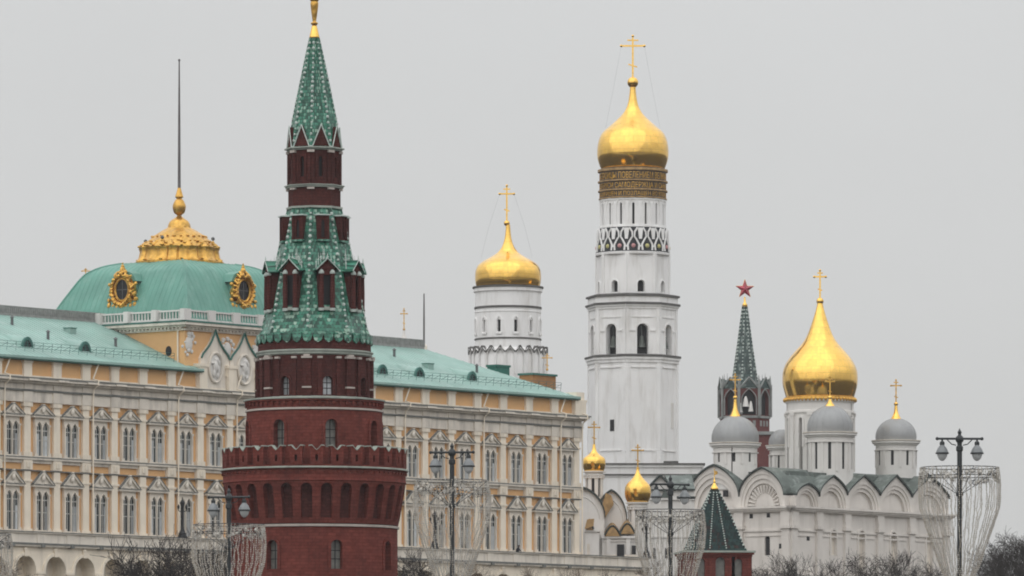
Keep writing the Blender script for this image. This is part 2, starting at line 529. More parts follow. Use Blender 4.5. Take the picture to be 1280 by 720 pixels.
def cyl(Rf, cx=0.0, cy=0.0):
    """u is an angle"""
    def mp(u, v, d):
        r = (Rf(v) if callable(Rf) else Rf) - d
        return (cx + r * math.sin(u), cy - r * math.cos(u), v)
    return mp

def arch_top(kind, c, w, s, u, rise=None):
    x = max(-1, min(1, (u - c) / (w / 2)))
    h = rise if rise is not None else w / 2
    if kind == 'flat':
        return s
    if kind == 'point':
        return s + h * (0.55 * math.sqrt(max(0, 1 - x * x)) + 0.45 * (1 - abs(x)))
    return s + h * math.sqrt(max(0, 1 - x * x))

def wall(mb, mp, u0, u1, v0, v1, ops=(), step=None, mi=0, pane=None, pmi=0, nv=1):
    """a wall with real arched openings; ops: dict(c, w, b, s, d, kind, rise)"""
    def fill(a, b):
        if b - a < 1e-6:
            return
        n = max(1, int(math.ceil((b - a) / step))) if step else 1
        us = [a + (b - a) * i / n for i in range(n + 1)]
        mb.grid([[mp(u, v0 + (v1 - v0) * j / nv, 0) for u in us] for j in range(nv + 1)], mi)
    pos = u0
    for o in sorted(ops, key=lambda q: q['c']):
        c, w, b, s, d = o['c'], o['w'], o['b'], o['s'], o.get('d', 0.4)
        kind, rise = o.get('kind', 'round'), o.get('rise', None)
        fill(pos, c - w / 2)
        n = 10 if kind != 'flat' else 4
        if kind == 'flat':
            us = [c - w / 2 + w * i / n for i in range(n + 1)]
        else:
            us = [c - w / 2 * math.cos(PI * i / n) for i in range(n + 1)]
        tp = [arch_top(kind, c, w, s, u, rise) for u in us]
        for i in range(n):
            a, e2 = us[i], us[i + 1]
            if b > v0 + 1e-6:
                mb.face([mp(a, v0, 0), mp(e2, v0, 0), mp(e2, b, 0), mp(a, b, 0)], mi)
            mb.face([mp(a, tp[i], 0), mp(e2, tp[i + 1], 0), mp(e2, v1, 0), mp(a, v1, 0)], mi)
            mb.face([mp(a, tp[i], 0), mp(e2, tp[i + 1], 0), mp(e2, tp[i + 1], d), mp(a, tp[i], d)], mi)
            mb.face([mp(a, b, 0), mp(e2, b, 0), mp(e2, b, d), mp(a, b, d)], mi)
            (pane or mb).face([mp(a, b, d), mp(e2, b, d), mp(e2, tp[i + 1], d), mp(a, tp[i], d)], pmi)
        for u in (us[0], us[-1]):
            mb.face([mp(u, b, 0), mp(u, s, 0), mp(u, s, d), mp(u, b, d)], mi)
        pos = c + w / 2
    fill(pos, u1)

def hood(mb, mp, c, w, b, s, t, proud, kind='round', rise=None, mi=0, back=0.0, tu=None):
    """moulding round an arched opening: jambs and arch, t wide (tu = t in units of u on a curved wall)"""
    tu = tu if tu is not None else t
    def path(ww, rr):
        pts = [(c - ww / 2, b), (c - ww / 2, s)]
        n = 10
        for i in range(1, n):
            u = c - ww / 2 * math.cos(PI * i / n)
            pts.append((u, arch_top(kind, c, ww, s, u, rr)))
        return pts + [(c + ww / 2, s), (c + ww / 2, b)]
    r0 = rise if rise is not None else w / 2
    if tu != t and rise is None:
        r0 = w / 2 * t / tu
    pi_, po = path(w, r0), path(w + 2 * tu, r0 + t)
    for i in range(len(pi_) - 1):
        a, b2, c2, d2 = pi_[i], pi_[i + 1], po[i + 1], po[i]
        mb.face([mp(*a, -proud), mp(*b2, -proud), mp(*c2, -proud), mp(*d2, -proud)], mi)
        mb.face([mp(*d2, -proud), mp(*c2, -proud), mp(*c2, back), mp(*d2, back)], mi)
        mb.face([mp(*a, -proud), mp(*b2, -proud), mp(*b2, back), mp(*a, back)], mi)
    for a, d2 in ((pi_[0], po[0]), (pi_[-1], po[-1])):
        mb.face([mp(*a, -proud), mp(*d2, -proud), mp(*d2, back), mp(*a, back)], mi)

def panes(p, name, mats, parent, per=10):
    """every opening's back pane as an object of its own"""
    out = []
    for i in range(0, len(p.f), per):
        q = MB()
        for j in range(i, min(i + per, len(p.f))):
            q.face([p.v[k] for k in p.f[j]], p.m[j])
        out.append(q.build(name, mats, parent))
    return out

def tag(o, label=None, cat=None, group=None, kind=None):
    if label: o['label'] = label
    if cat: o['category'] = cat
    if group: o['group'] = group
    if kind: o['kind'] = kind
    return o

def thing(name, label, cat, loc=(0, 0, 0), rot=0.0, group=None):
    o = bpy.data.objects.new(name, None)
    C.objects.link(o)
    o.empty_display_size = 2
    o.location = loc
    o.rotation_euler = (0, 0, rot)
    return tag(o, label, cat, group)

def copy_tree(o, parent=None, loc=None, rot=None):
    c = o.copy()
    C.objects.link(c)
    c.parent = parent
    if loc is not None: c.location = loc
    if rot is not None: c.rotation_euler = (0, 0, rot)
    for ch in list(o.children):
        copy_tree(ch, c)
    return c

def px_at(px, Y):
    return (px - 640) / F * Y

def zz(y, Y):
    return CZ + (HY - y) * Y / F

def cross(mb, c, h, w, t=0.12, ang=0.0, slant=True, mi=0):
    """three-bar cross standing at c, h high, w wide, turned by ang"""
    ca, sa = math.cos(ang), math.sin(ang)
    def bar(u0, u1, z0, z1, dz=0.0, th=t * 0.6):
        pts = []
        for yy in (-th / 2, th / 2):
            for (u, z) in ((u0, z0), (u1, z0 + dz), (u1, z1 + dz), (u0, z1)):
                pts.append((c[0] + u * ca - yy * sa, c[1] + u * sa + yy * ca, c[2] + z))
        i = len(mb.v)
        mb.v += pts
        for q in ((0, 1, 2, 3), (7, 6, 5, 4), (0, 4, 5, 1), (1, 5, 6, 2), (2, 6, 7, 3), (3, 7, 4, 0)):
            mb.f.append(tuple(i + k for k in q))
            mb.m.append(mi)
    bar(-t / 2, t / 2, 0, h)
    bar(-w / 2, w / 2, h * 0.74, h * 0.74 + t, th=t * 0.5)
    bar(-w * 0.24, w * 0.24, h * 0.88, h * 0.88 + t * 0.8, th=t * 0.45)
    if slant:
        bar(-w * 0.19, w * 0.19, h * 0.3, h * 0.3 + t * 0.8, dz=-w * 0.12, th=t * 0.45)
    for u, z in ((-w / 2, h * 0.74 + t / 2), (w / 2, h * 0.74 + t / 2), (0, h)):
        mb.ball((c[0] + u * ca, c[1] + u * sa, c[2] + z), t * 0.85, 6, 4, mi)

def smooth_prof(pts, k=4):
    """Catmull-Rom through (r, z) points"""
    out = []
    n = len(pts)
    for i in range(n - 1):
        p0, p1, p2, p3 = pts[max(i - 1, 0)], pts[i], pts[i + 1], pts[min(i + 2, n - 1)]
        for j in range(k):
            t = j / k
            out.append(tuple(0.5 * ((2 * p1[a]) + (-p0[a] + p2[a]) * t + (2 * p0[a] - 5 * p1[a] + 4 * p2[a] - p3[a]) * t * t +
                                    (-p0[a] + 3 * p1[a] - 3 * p2[a] + p3[a]) * t ** 3) for a in (0, 1)))
    out.append(pts[-1])
    return [(max(r, 0.0), z) for r, z in out]

# ================================================================== SETTING
def ground_h(x, y):
    def ss(a, b, t):
        t = max(0, min(1, (t - a) / (b - a)))
        return t * t * (3 - 2 * t)
    h = 19.5 * ss(505, 650, y)
    h -= 3.0 * (ss(40, 55, y) - ss(440, 452, y))
    return h
g = MB()
xs = [-9000, -3000, -1000] + list(range(-400, 401, 40)) + [1000, 3000, 9000]
ys = [-3000, -600, -100, 0, 38, 42, 46, 50, 55, 60, 200, 430, 440, 444, 448, 452, 470, 500] + list(range(510, 661, 10)) + [700, 900, 1200, 2000, 5000, 9000, 14000]
g.grid([[(x, y, ground_h(x, y)) for x in xs] for y in ys])
tag(g.build('ground', 'soil'), kind='structure')
g = MB()
g.grid([[(x, y, -1.2) for x in (-9000, -500, 500, 9000)] for y in (44, 250, 448)])
tag(g.build('river', 'water'), kind='structure')
g = MB()                                        # the bridge the street lamps stand on
g.box(-260, 260, 254, 292, 4.2, 5.4)
g.box(-260, 260, 254, 259.5, 5.4, 5.55, 1)
g.box(-260, 260, 286.5, 292, 5.4, 5.55, 1)
for x in (-200, -110, 110, 200):
    g.box(x - 3, x + 3, 256, 290, -3, 4.2, 1)
tag(g.build('road', ['asphalt', 'granite']), kind='structure')

# ================================================================== PALACE
PX, PY = -53.2, 665.0
DIR = (0.6225, 0.7826)
PROT = math.atan2(DIR[1], DIR[0])
pal = thing('palace', 'long ochre and white palace with pale green copper roofs and a gold-crowned green dome', 'palace', (PX, PY, 0), PROT)
WU = [-12.3, -7.7, -3.05, 1.55, 6.13, 10.63, 15.15, 19.65, 24.14, 28.76, 33.63, 38.41, 43.19, 47.97, 52.75, 57.53, 62.31, 67.09, 71.75, 76.4, 81.1, 85.8, 90.57, 95.29]
UL, UR = -14.6, 97.9
BU = [UL] + [(a + b) / 2 for a, b in zip(WU, WU[1:])] + [97.1]
P0 = flat()
b = MB()
b.box(UL, UR, 0, 16, 17, 44.5)
b.build('wall', 'orange', pal)
# orders
pil = None
for i, u in enumerate(BU):
    if pil is None:
        b = MB()
        b.box(-0.48, 0.48, -0.34, 0.05, 26.4, 33.0)
        b.box(-0.48, 0.48, -0.34, 0.05, 34.52, 39.75)
        b.box(-0.68, 0.68, -0.44, 0.05, 33.17, 34.18)
        b.box(-0.7, 0.7, -0.46, 0.05, 39.75, 40.2)
        b.box(-0.66, 0.66, -0.42, 0.05, 38.9, 39.1)
        b.box(-0.66, 0.66, -0.42, 0.05, 31.9, 32.1)
        b.box(-0.66, 0.66, -0.43, 0.05, 26.4, 27.0)
        b.box(-0.66, 0.66, -0.43, 0.05, 34.52, 35.0)
        b.box(-0.25, 0.25, -0.52, 0.05, 33.4, 33.95)
        pil = b.build('pilaster', 'cream', pal, (u, 0, 0))
    else:
        copy_tree(pil, pal, (u, 0, 0))
b = MB()
b.box(UL, 98.0, -0.36, 0.02, 40.2, 41.35)
b.box(UL, 98.05, -0.58, 0.02, 41.35, 41.52, 1)
b.box(UL, 97.95, -0.40, 0.02, 41.52, 42.15)
b.box(UL, 98.2, -0.80, 0.02, 42.15, 42.38)
b.box(UL, 98.5, -1.2, 0.02, 42.38, 42.62)
b.box(UL, 98.6, -1.3, 0.02, 42.62, 42.76, 1)
for u in BU:
    b.box(u - 0.72, u + 0.72, -0.5, 0.02, 40.22, 41.3)
    b.box(u - 0.66, u + 0.66, -0.52, 0.02, 41.55, 42.13)
    b.box(u - 0.8, u + 0.8, -1.37, 0.02, 42.40, 42.6)
b.build('cornice', ['trim', 'trim_dark'], pal)
b = MB()
b.box(UL, 97.95, -0.5, 0.02, 34.2, 34.42)
b.box(UL, 97.95, -0.56, 0.02, 34.42, 34.5, 1)
b.box(UL, 97.95, -0.2, 0.02, 33.85, 34.2)
b.box(UL, 97.95, -0.4, 0.02, 33.02, 33.14, 1)
b.build('string_course', ['trim', 'trim_dark'], pal)
b = MB()                                        # attic parapet
b.box(UL, 98.05, -0.12, 0.3, 42.76, 44.55, 1)
for u in BU:
    b.box(u - 0.62, u + 0.62, -0.42, 0.02, 42.76, 44.55)
    b.box(u - 0.72, u + 0.72, -0.5, 0.02, 44.3, 44.55)
b.box(UL, 98.05, -0.3, 0.02, 42.76, 43.0)
b.box(96.4, 98.4, -0.7, 1.5, 42.8, 44.6)
b.box(96.9, 98.3, -0.5, 1.2, 44.6, 45.5)
b.build('attic_parapet', ['cream', 'orange'], pal)
# windows: a stone surround, two pointed lights, sash and curtains, pediment
def window(h, ph, seed):
    """h: height of the lights' crown, ph: height of the pediment above it"""
    r2 = random.Random(seed)
    b, p, s = MB(), MB(), MB()
    mpw = flat(0, -0.30)
    wall(b, mpw, -1.12, 1.12, 0, h + 0.45,
         [dict(c=-0.5, w=0.9, b=0.12, s=h - 0.75, d=0.15, kind='point', rise=0.75),
          dict(c=0.5, w=0.9, b=0.12, s=h - 0.75, d=0.15, kind='point', rise=0.75)], pane=p)
    for u in (-1.12, 1.12):
        b.face([mpw(u, 0, 0), mpw(u, h + 0.45, 0), mpw(u, h + 0.45, 0.3), mpw(u, 0, 0.3)])
    for u in (-1.03, 1.03):
        b.box(u - 0.08, u + 0.08, -0.42, -0.30, 0.1, h - 0.5)
        b.box(u - 0.18, u + 0.18, -0.46, -0.30, h - 0.5, h - 0.3)
        b.box(u - 0.18, u + 0.18, -0.46, -0.30, 0.02, 0.35)
    b.box(-0.06, 0.06, -0.38, -0.30, 0.1, h - 0.75)
    hood(b, mpw, -0.5, 0.9, h - 0.9, h - 0.75, 0.08, 0.08, 'point', 0.77)
    hood(b, mpw, 0.5, 0.9, h - 0.9, h - 0.75, 0.08, 0.08, 'point', 0.77)
    b.box(-1.5, 1.5, -0.5, 0, -0.12, 0.06)
    w = b.build('window', 'trim', pal, smooth=False)
    # panes: curtained outside, darker towards the middle and in the heads
    g = MB()
    for k, f in enumerate(p.f):
        zc = sum(p.v[i][2] for i in f) / 4
        xc = sum(p.v[i][0] for i in f) / 4
        g.face([p.v[i] for i in f], 0)
    for sg in (-1, 1):
        x0, x1 = sg * 0.93, sg * (0.93 - r2.choice((0.2, 0.3, 0.38, 0.46, 0.58)))
        g.box(min(x0, x1), max(x0, x1), -0.165, -0.151, 0.14, h - 1.2 - r2.random() * 0.4, 1)
    pn = g.build('pane', ['glass', 'curtain'], w)
    for sg in (-1, 1):
        c = sg * 0.5
        s.box(c - 0.03, c + 0.03, -0.21, -0.16, 0.14, h - 0.3)
        s.box(c - 0.44, c + 0.44, -0.21, -0.162, h - 0.98, h - 0.88)
        s.box(c - 0.44, c + 0.44, -0.21, -0.162, h * 0.46, h * 0.46 + 0.08)
        for q in (-0.43, 0.38):
            s.box(c + q, c + q + 0.05, -0.21, -0.163, 0.14, h - 0.75)
    s.build('sash', 'sash', w)
    q = MB()
    zb = h + 0.55
    q.box(-1.62, 1.62, -0.62, 0, zb - 0.12, zb + 0.08)
    q.box(-1.68, 1.68, -0.70, 0, zb + 0.08, zb + 0.15, 1)
    out = [(-1.5, zb + 0.14), (1.5, zb + 0.14), (1.05, zb + 0.42 * ph), (0.62, zb + 0.72 * ph), (0.22, zb + ph), (-0.22, zb + ph), (-0.62, zb + 0.72 * ph), (-1.05, zb + 0.42 * ph)]
    q.prism(out, flat(0, -0.34), 0, 0.34)
    lines = [(-1.6, zb + 0.16), (-1.05, zb + 0.50 * ph), (-0.62, zb + 0.82 * ph), (-0.2, zb + 1.1 * ph), (0.2, zb + 1.1 * ph), (0.62, zb + 0.82 * ph), (1.05, zb + 0.50 * ph), (1.6, zb + 0.16)]
    low = [(-1.38, zb + 0.16), (-1.0, zb + 0.34 * ph), (-0.56, zb + 0.64 * ph), (-0.14, zb + 0.92 * ph), (0.14, zb + 0.92 * ph), (0.56, zb + 0.64 * ph), (1.0, zb + 0.34 * ph), (1.38, zb + 0.16)]
    mpq = flat(0, 0)
    for i in range(7):
        q.prism([lines[i], lines[i + 1], low[i + 1], low[i]], mpq, -0.56, -0.30, 0)
        top2 = [(lines[i][0] * 1.03, lines[i][1] + 0.07), (lines[i + 1][0] * 1.03, lines[i + 1][1] + 0.07)]
        q.prism([top2[0], top2[1], lines[i + 1], lines[i]], mpq, -0.62, -0.28, 1)
    q.ball((0, -0.5, zb + 0.62 * ph), 0.26, 8, 6, 0, (1, 0.7, 1.3))
    q.box(-0.16, 0.16, -0.6, -0.3, zb + 0.7 * ph, zb + 1.25 * ph)
    q.box(-0.9, -0.3, -0.42, -0.3, zb + 0.22, zb + 0.34)
    q.box(0.3, 0.9, -0.42, -0.3, zb + 0.22, zb + 0.34)
    q.build('pediment', ['trim', 'trim_dark'], w, smooth=False)
    return w
for zb, h, ph, off in ((34.52, 3.68, 1.05, 0), (26.75, 4.2, 1.3, 9)):
    vars_ = [window(h, ph, 31 + off + k) for k in range(7)]
    for i, u in enumerate(WU):
        k = (i * 5 + off + i // 7) % 7
        if vars_[k].get('placed') is None:
            vars_[k]['placed'] = 1
            vars_[k].location = (u, 0, zb)
        else:
            copy_tree(vars_[k], pal, (u, 0, zb))
for o in pal.children:
    if 'placed' in o.keys():
        del o['placed']
# downpipes
for i in (3, 6, 9, 11, 17, 20, 23, 24):
    if i < len(BU):
        b = MB()
        u = BU[i] + 0.75
        if i == 24: u = BU[i] + 0.6
        b.tube([(u + 0.75, -0.75, 44.6), (u + 0.72, -0.62, 44.35), (u + 0.08, -0.6, 43.05), (u + 0.03, -1.40, 42.82), (u + 0.03, -1.44, 42.4), (u + 0.03, -0.74, 41.9), (u, -0.68, 41.0), (u, -0.66, 26.7)], 0.085, 6)
        b.build('downpipe', 'cream', pal)
# terrace with arcade
TY = -2.1
b, p = MB(), MB()
PT = flat(0, TY)
ops = [dict(c=u, w=3.1, b=17.2, s=22.55, d=1.7) for u in WU]
wall(b, PT, UL, 108.4, 17, 25.25, ops, pane=p)
b.face([(108.4, TY, 17), (108.4, 12, 17), (108.4, 12, 25.25), (108.4, TY, 25.25)])
for u in WU:
    hood(b, PT, u, 3.12, 22.2, 22.55, 0.32, 0.14)
    b.box(u - 0.22, u + 0.22, TY - 0.2, TY + 0.1, 24.0, 24.9)
    b.ball((u, TY - 0.08, 24.75), 0.3, 8, 6, 0, (1.1, 0.6, 0.8))
for u in BU:
    b.box(u - 0.42, u + 0.42, TY - 0.13, TY, 17.2, 22.2)
    b.box(u - 0.52, u + 0.52, TY - 0.2, TY, 22.2, 22.5)
b.build('arcade', 'cream', pal, smooth=False)
panes(p, 'arcade_back_wall', 'cream', pal)
wd = None
for u in WU:
    if wd is None:
        q = MB()
        wall(q, flat(0, TY + 1.58), -0.9, 0.9, 20.0, 23.95, [dict(c=0, w=1.1, b=20.2, s=23.1, d=0.1)], pmi=1)
        for uu in (-0.9, 0.9):
            q.face([(uu, TY + 1.58, 20), (uu, TY + 1.58, 23.95), (uu, TY + 1.7, 23.95), (uu, TY + 1.7, 20)])
        q.box(-0.03, 0.03, TY + 1.6, TY + 1.66, 20.2, 22.9)
        q.box(-0.5, 0.5, TY + 1.6, TY + 1.66, 21.5, 21.58)
        wd = q.build('arcade_window', ['trim', 'glass'], pal, (u - 0.3, 0, 0))
    else:
        copy_tree(wd, pal, (u - 0.3, 0, 0))
b = MB()
b.box(UL, 108.45, TY - 0.5, 0, 25.25, 25.42, 1)
b.box(UL, 108.45, TY - 0.38, TY + 0.1, 25.05, 25.25)
b.box(UL, 108.4, TY - 0.12, TY + 0.25, 25.42, 26.42)
b.box(UL, 108.45, TY - 0.32, TY + 0.4, 26.42, 26.54)
b.box(UL, 108.5, TY - 0.38, TY + 0.45, 26.54, 26.62, 1)
for u in BU + [103.0, 107.6]:
    b.box(u - 0.6, u + 0.6, TY - 0.2, TY + 0.25, 25.44, 26.40)
    b.box(u - 0.25, u + 0.25, TY - 0.52, TY, 24.98, 25.40, 1)
b.box(UL, 108.4, TY + 0.25, 12, 25.42, 25.6)
b.box(98.0, 108.3, TY + 0.3, 12, 17, 25.42)
b.build('terrace_parapet', ['trim', 'trim_dark'], pal)
# wing roofs
AU0, AU1, AY0 = 29.1, 48.1, 0.1
EZ, RZ, RB = 44.86, 50.35, 12.0
def wing_roof(u0, u1, hip):
    b = MB()
    ru1 = u1 - hip
    e0, e1 = (u0, -0.85, EZ), (u1, -0.85, EZ)
    r0, r1 = (u0, RB, RZ), (ru1, RB, RZ)
    b.face([e0, e1, r1, r0])
    b.face([r0, r1, (u1, 25, EZ), (u0, 25, EZ)])
    if hip:
        b.face([e1, (u1, 25, EZ), r1])
    b.box(u0, u1 + 0.05, -0.95, 0.3, 44.58, 44.84, 1)
    b.box(u0, u1, -1.02, -0.82, 44.70, 44.95, 0)
    k = u0 + 0.4                                   # standing seams
    while k < u1 - 0.2:
        t = 1.0
        if k > ru1 and hip:
            t = (u1 - k) / hip
        y1 = -0.85 + (RB + 0.85) * t
        z1 = EZ + (RZ - EZ) * t
        b.face([(k - 0.03, -0.85, EZ + 0.045), (k + 0.03, -0.85, EZ + 0.045), (k + 0.03, y1, z1 + 0.045), (k - 0.03, y1, z1 + 0.045)], 0)
        b.face([(k + 0.03, -0.85, EZ), (k + 0.03, -0.85, EZ + 0.045), (k + 0.03, y1, z1 + 0.045), (k + 0.03, y1, z1)], 0)
        b.face([(k - 0.03, -0.85, EZ), (k - 0.03, -0.85, EZ + 0.045), (k - 0.03, y1, z1 + 0.045), (k - 0.03, y1, z1)], 0)
        k += 0.72
    return b.build('roof', ['teal_roof', 'teal_dark'], pal, smooth=False)
roofL = wing_roof(UL, 31.0, 0)
roofR = wing_roof(45.9, 97.0, 12.8)
def roof_z(y):
    return EZ + (RZ - EZ) * (y + 0.85) / (RB + 0.85)
def roof_rail(root, u0, u1):
    b = MB()
    n = int((u1 - u0) / 1.35)
    for i in range(n + 1):
        u = u0 + (u1 - u0) * i / n
        b.tube([(u, 0.9, roof_z(0.9) - 0.02), (u, 0.75, roof_z(0.9) + 0.95)], 0.028, 4)
        b.tube([(u, 1.8, roof_z(1.8) - 0.02), (u, 0.75, roof_z(0.9) + 0.8)], 0.02, 4)
    for h in (0.35, 0.65, 0.95):
        b.tube([(u0, 0.8, roof_z(0.9) + h), (u1, 0.8, roof_z(0.9) + h)], 0.022, 4)
    b.build('snow_rail', 'rail', root)
roof_rail(roofL, UL, 28.2)
roof_rail(roofR, 48.5, 95.6)
def ridge_rail(root, u0, u1):
    b = MB()
    b.box(u0, u1, RB - 0.1, RB + 0.1, RZ - 0.1, RZ + 0.22)
    b.box(u0, u1, RB - 0.08, RB + 0.08, RZ + 0.92, RZ + 1.05)
    k = u0
    while k < u1:
        b.box(k, k + 0.16, RB - 0.06, RB + 0.06, RZ + 0.2, RZ + 0.94)
        k += 0.3
    b.box(u0, u1, RB + 0.12, RB + 0.16, RZ + 0.1, RZ + 0.7)
    b.build('ridge_railing', 'ridge', root, smooth=False)
ridge_rail(roofL, UL, 28.8)
ridge_rail(roofR, 48.2, 84.2)
def lucarne(root, u):
    b = MB()
    y0 = 2.4
    z0 = roof_z(y0) - 0.15
    n = 8
    fr = [(u + 0.85 * math.cos(PI * i / n), y0, z0 + 1.15 * math.sin(PI * i / n)) for i in range(n + 1)]
    tipp = (u, y0 + 3.6, roof_z(y0 + 3.6))
    for i in range(n):
        b.face([fr[i], fr[i + 1], tipp])
        a, c = fr[i], fr[i + 1]
        b.face([(a[0], y0 - 0.25, a[2]), (c[0], y0 - 0.25, c[2]), c, a], 1)
        ia, ic = [(u + (q[0] - u) * 0.72, y0 - 0.25, z0 + (q[2] - z0) * 0.72) for q in (a, c)]
        b.face([(a[0], y0 - 0.25, a[2]), (c[0], y0 - 0.25, c[2]), ic, ia], 1)
    b.face([(u + (q[0] - u) * 0.74, y0 - 0.12, z0 + (q[2] - z0) * 0.74) for q in fr], 2)
    b.box(u - 0.03, u + 0.03, y0 - 0.2, y0 - 0.12, z0, z0 + 0.85, 1)
    b.build('dormer', ['teal_roof', 'teal_dark', 'dark'], root)
for u in (-4.0, 6.6, 15.6):
    lucarne(roofL, u)
for u in (56.0, 65.0, 71.5, 81.0):
    lucarne(roofR, u)
def fittings(root, spots):
    for k, (u, y, kind) in enumerate(spots):
        b = MB()
        z = roof_z(y)
        if kind == 0:
            b.lathe([(0.16, z - 0.2), (0.15, z + 0.75), (0.28, z + 0.78), (0.05, z + 1.0)], 10, (u, y))
            b.build('vent_pipe', 'steel', root)
        else:
            b.box(u - 0.5, u + 0.5, y - 0.45, y + 0.45, z - 0.4, z + 0.42)
            b.box(u - 0.56, u + 0.56, y - 0.52, y + 0.52, z + 0.42, z + 0.5, 1)
            b.build('roof_hatch', ['teal_roof', 'teal_dark'], root)
fittings(roofL, [(-1.5, 8.2, 0), (3.2, 6.0, 1), (11.5, 9.0, 0), (13.0, 5.2, 0), (19.5, 8.0, 1), (23.0, 4.6, 0)])
fittings(roofR, [(60.5, 7.5, 1), (63.5, 4.8, 0), (74.5, 8.4, 0), (77.0, 5.5, 1), (85.5, 5.2, 0)])
# central attic under the dome
cu, cb = (AU0 + AU1) / 2, 9.3
b = MB()
AD = 2 * cb - AY0
b.box(AU0, AU1, AY0, AD, 42.8, 49.4)
b.build('attic_wall', 'orange', pal)
b = MB()
for (o1, z0, z1, mi) in ((0.25, 49.05, 49.25, 0), (0.55, 49.4, 49.62, 0), (0.95, 49.62, 49.9, 0), (1.02, 49.9, 50.08, 1)):
    b.box(AU0 - o1, AU1 + o1, AY0 - o1, AD + o1, z0, z1, mi)
for k in range(34):                              # brackets on the two visible sides
    t = (k + 0.5) / 34
    u = AU0 + (AU1 - AU0) * t
    b.box(u - 0.12, u + 0.12, AY0 - 0.5, AY0, 49.22, 49.42, 0)
    y = AY0 + (AD - AY0) * t
    b.box(AU0 - 0.5, AU0, y - 0.12, y + 0.12, 49.22, 49.42, 0)
b.build('attic_eaves', ['trim', 'teal_dark'], pal)
b = MB()
for side in ('front', 'left', 'right'):
    mp = {'front': lambda t: (AU0 - 0.7 + t, AY0 - 0.7), 'left': lambda t: (AU0 - 0.7, AY0 - 0.7 + t), 'right': lambda t: (AU1 + 0.7, AY0 - 0.7 + t)}[side]
    Ln = AU1 - AU0 + 1.4
    for k in range(6):
        x, y = mp(Ln * k / 5)
        b.box(x - 0.55, x + 0.55, y - 0.32, y + 0.32, 50.08, 51.3)
    for z0, z1 in ((50.08, 50.3), (51.05, 51.22)):
        x0, y0 = mp(0.3); x1, y1 = mp(Ln - 0.3)
        b.box(min(x0, x1) - 0.12, max(x0, x1) + 0.12, min(y0, y1) - 0.12, max(y0, y1) + 0.12, z0, z1)
    n = 46
    for k in range(1, n):
        x, y = mp(Ln * k / n)
        b.box(x - 0.06, x + 0.06, y - 0.06, y + 0.06, 50.3, 51.05)
b.build('balustrade', 'white_pale', pal)
# keel gables with medallions
def keel(u, hw, z0, z1, zt, k=1.0):
    h = zt - z1
    half = [(1.0, z0), (1.0, z1), (0.86, z1 + 0.16 * h), (0.64, z1 + 0.30 * h), (0.42, z1 + 0.46 * h), (0.24, z1 + 0.64 * h), (0.1, z1 + 0.83 * h), (0, zt)]
    pr = [(u + hw * a, z) for a, z in half]
    return pr + [(2 * u - x, z) for x, z in reversed(pr[:-1])]
piers = [31.2, 36.0, 40.8, 45.6]
mpg = flat(0, -0.25)
for u in piers:
    b = MB()
    b.box(u - 0.6, u + 0.6, -0.75, 0.7, 42.8, 45.5)
    b.box(u - 0.72, u + 0.72, -0.85, 0.7, 45.2, 45.55)
    b.build('attic_pier', 'cream', pal)
for u in WU[10:13]:
    b = MB()
    ol = keel(u, 2.32, 42.8, 46.2, 49.3)
    b.prism(ol, mpg, 0, 0.8)
    b.tube([(x, -0.35, z) for x, z in ol[1:-1]], 0.12, 6, 1)
    gb = b.build('keel_gable', ['trim', 'teal_dark'], pal)
    b = MB()
    n = 20
    ring = [(u + 1.08 * math.sin(2 * PI * k / n), -0.35, 45.25 + 1.6 * math.cos(2 * PI * k / n)) for k in range(n + 1)]
    b.tube(ring, 0.16, 6, 1)
    b.ball((u, -0.25, 45.25), 1.0, 16, 10, 0, (1.0, 0.12, 1.5))
    for (x, z, r, sx2, sz) in ((0.05, 46.05, 0.32, 1, 1), (-0.15, 45.4, 0.45, 0.8, 1.4), (0.3, 45.1, 0.3, 0.6, 1.6), (-0.35, 44.6, 0.3, 0.7, 1.5), (0.25, 44.4, 0.25, 0.8, 1.2), (-0.5, 45.7, 0.22, 1.4, 0.7), (0.5, 45.75, 0.2, 0.8, 1.6)):
        b.ball((u + x, -0.42, z), r, 8, 6, 0, (sx2, 0.7, sz))
    b.build('medallion', ['white_pale', 'trim'], gb)
def cartouche(u, z, s, seed, y=AY0 - 0.02):
    rr = random.Random(seed)
    b = MB()
    b.ball((u, y, z), 0.62 * s, 10, 8, 0, (1, 0.45, 1.35))
    for k in range(16):
        a = rr.random() * 2 * PI
        q = 0.5 + rr.random() * 0.75
        b.ball((u + q * s * 0.95 * math.cos(a), y - 0.05, z + q * s * 1.05 * math.sin(a)), s * (0.14 + 0.14 * rr.random()), 6, 5, 0, (1, 0.8, 1))
    b.ball((u, y, z + 1.15 * s), 0.28 * s, 8, 6)
    return b.build('cartouche', 'white_pale', pal)
cartouche(29.7, 47.6, 0.95, 1)
cartouche(36.0, 47.3, 1.0, 2)
cartouche(40.8, 47.3, 1.0, 3)
cartouche(47.1, 47.6, 0.95, 4)
b = MB()
b.tube([(AU0 - 0.12, 1.0, 49.3), (AU0 - 0.12, 1.0, 45.0)], 0.1, 6)
b.build('downpipe', 'cream', pal)
b = MB()
b.prism([(2.4 + 0.42 * math.cos(2 * PI * k / 16), 46.9 + 0.55 * math.sin(2 * PI * k / 16)) for k in range(16)], lambda u, v, d: (AU0 - 0.01 + d, u, v), -0.05, 0.1, 0)
b.build('oculus', 'dark', pal)
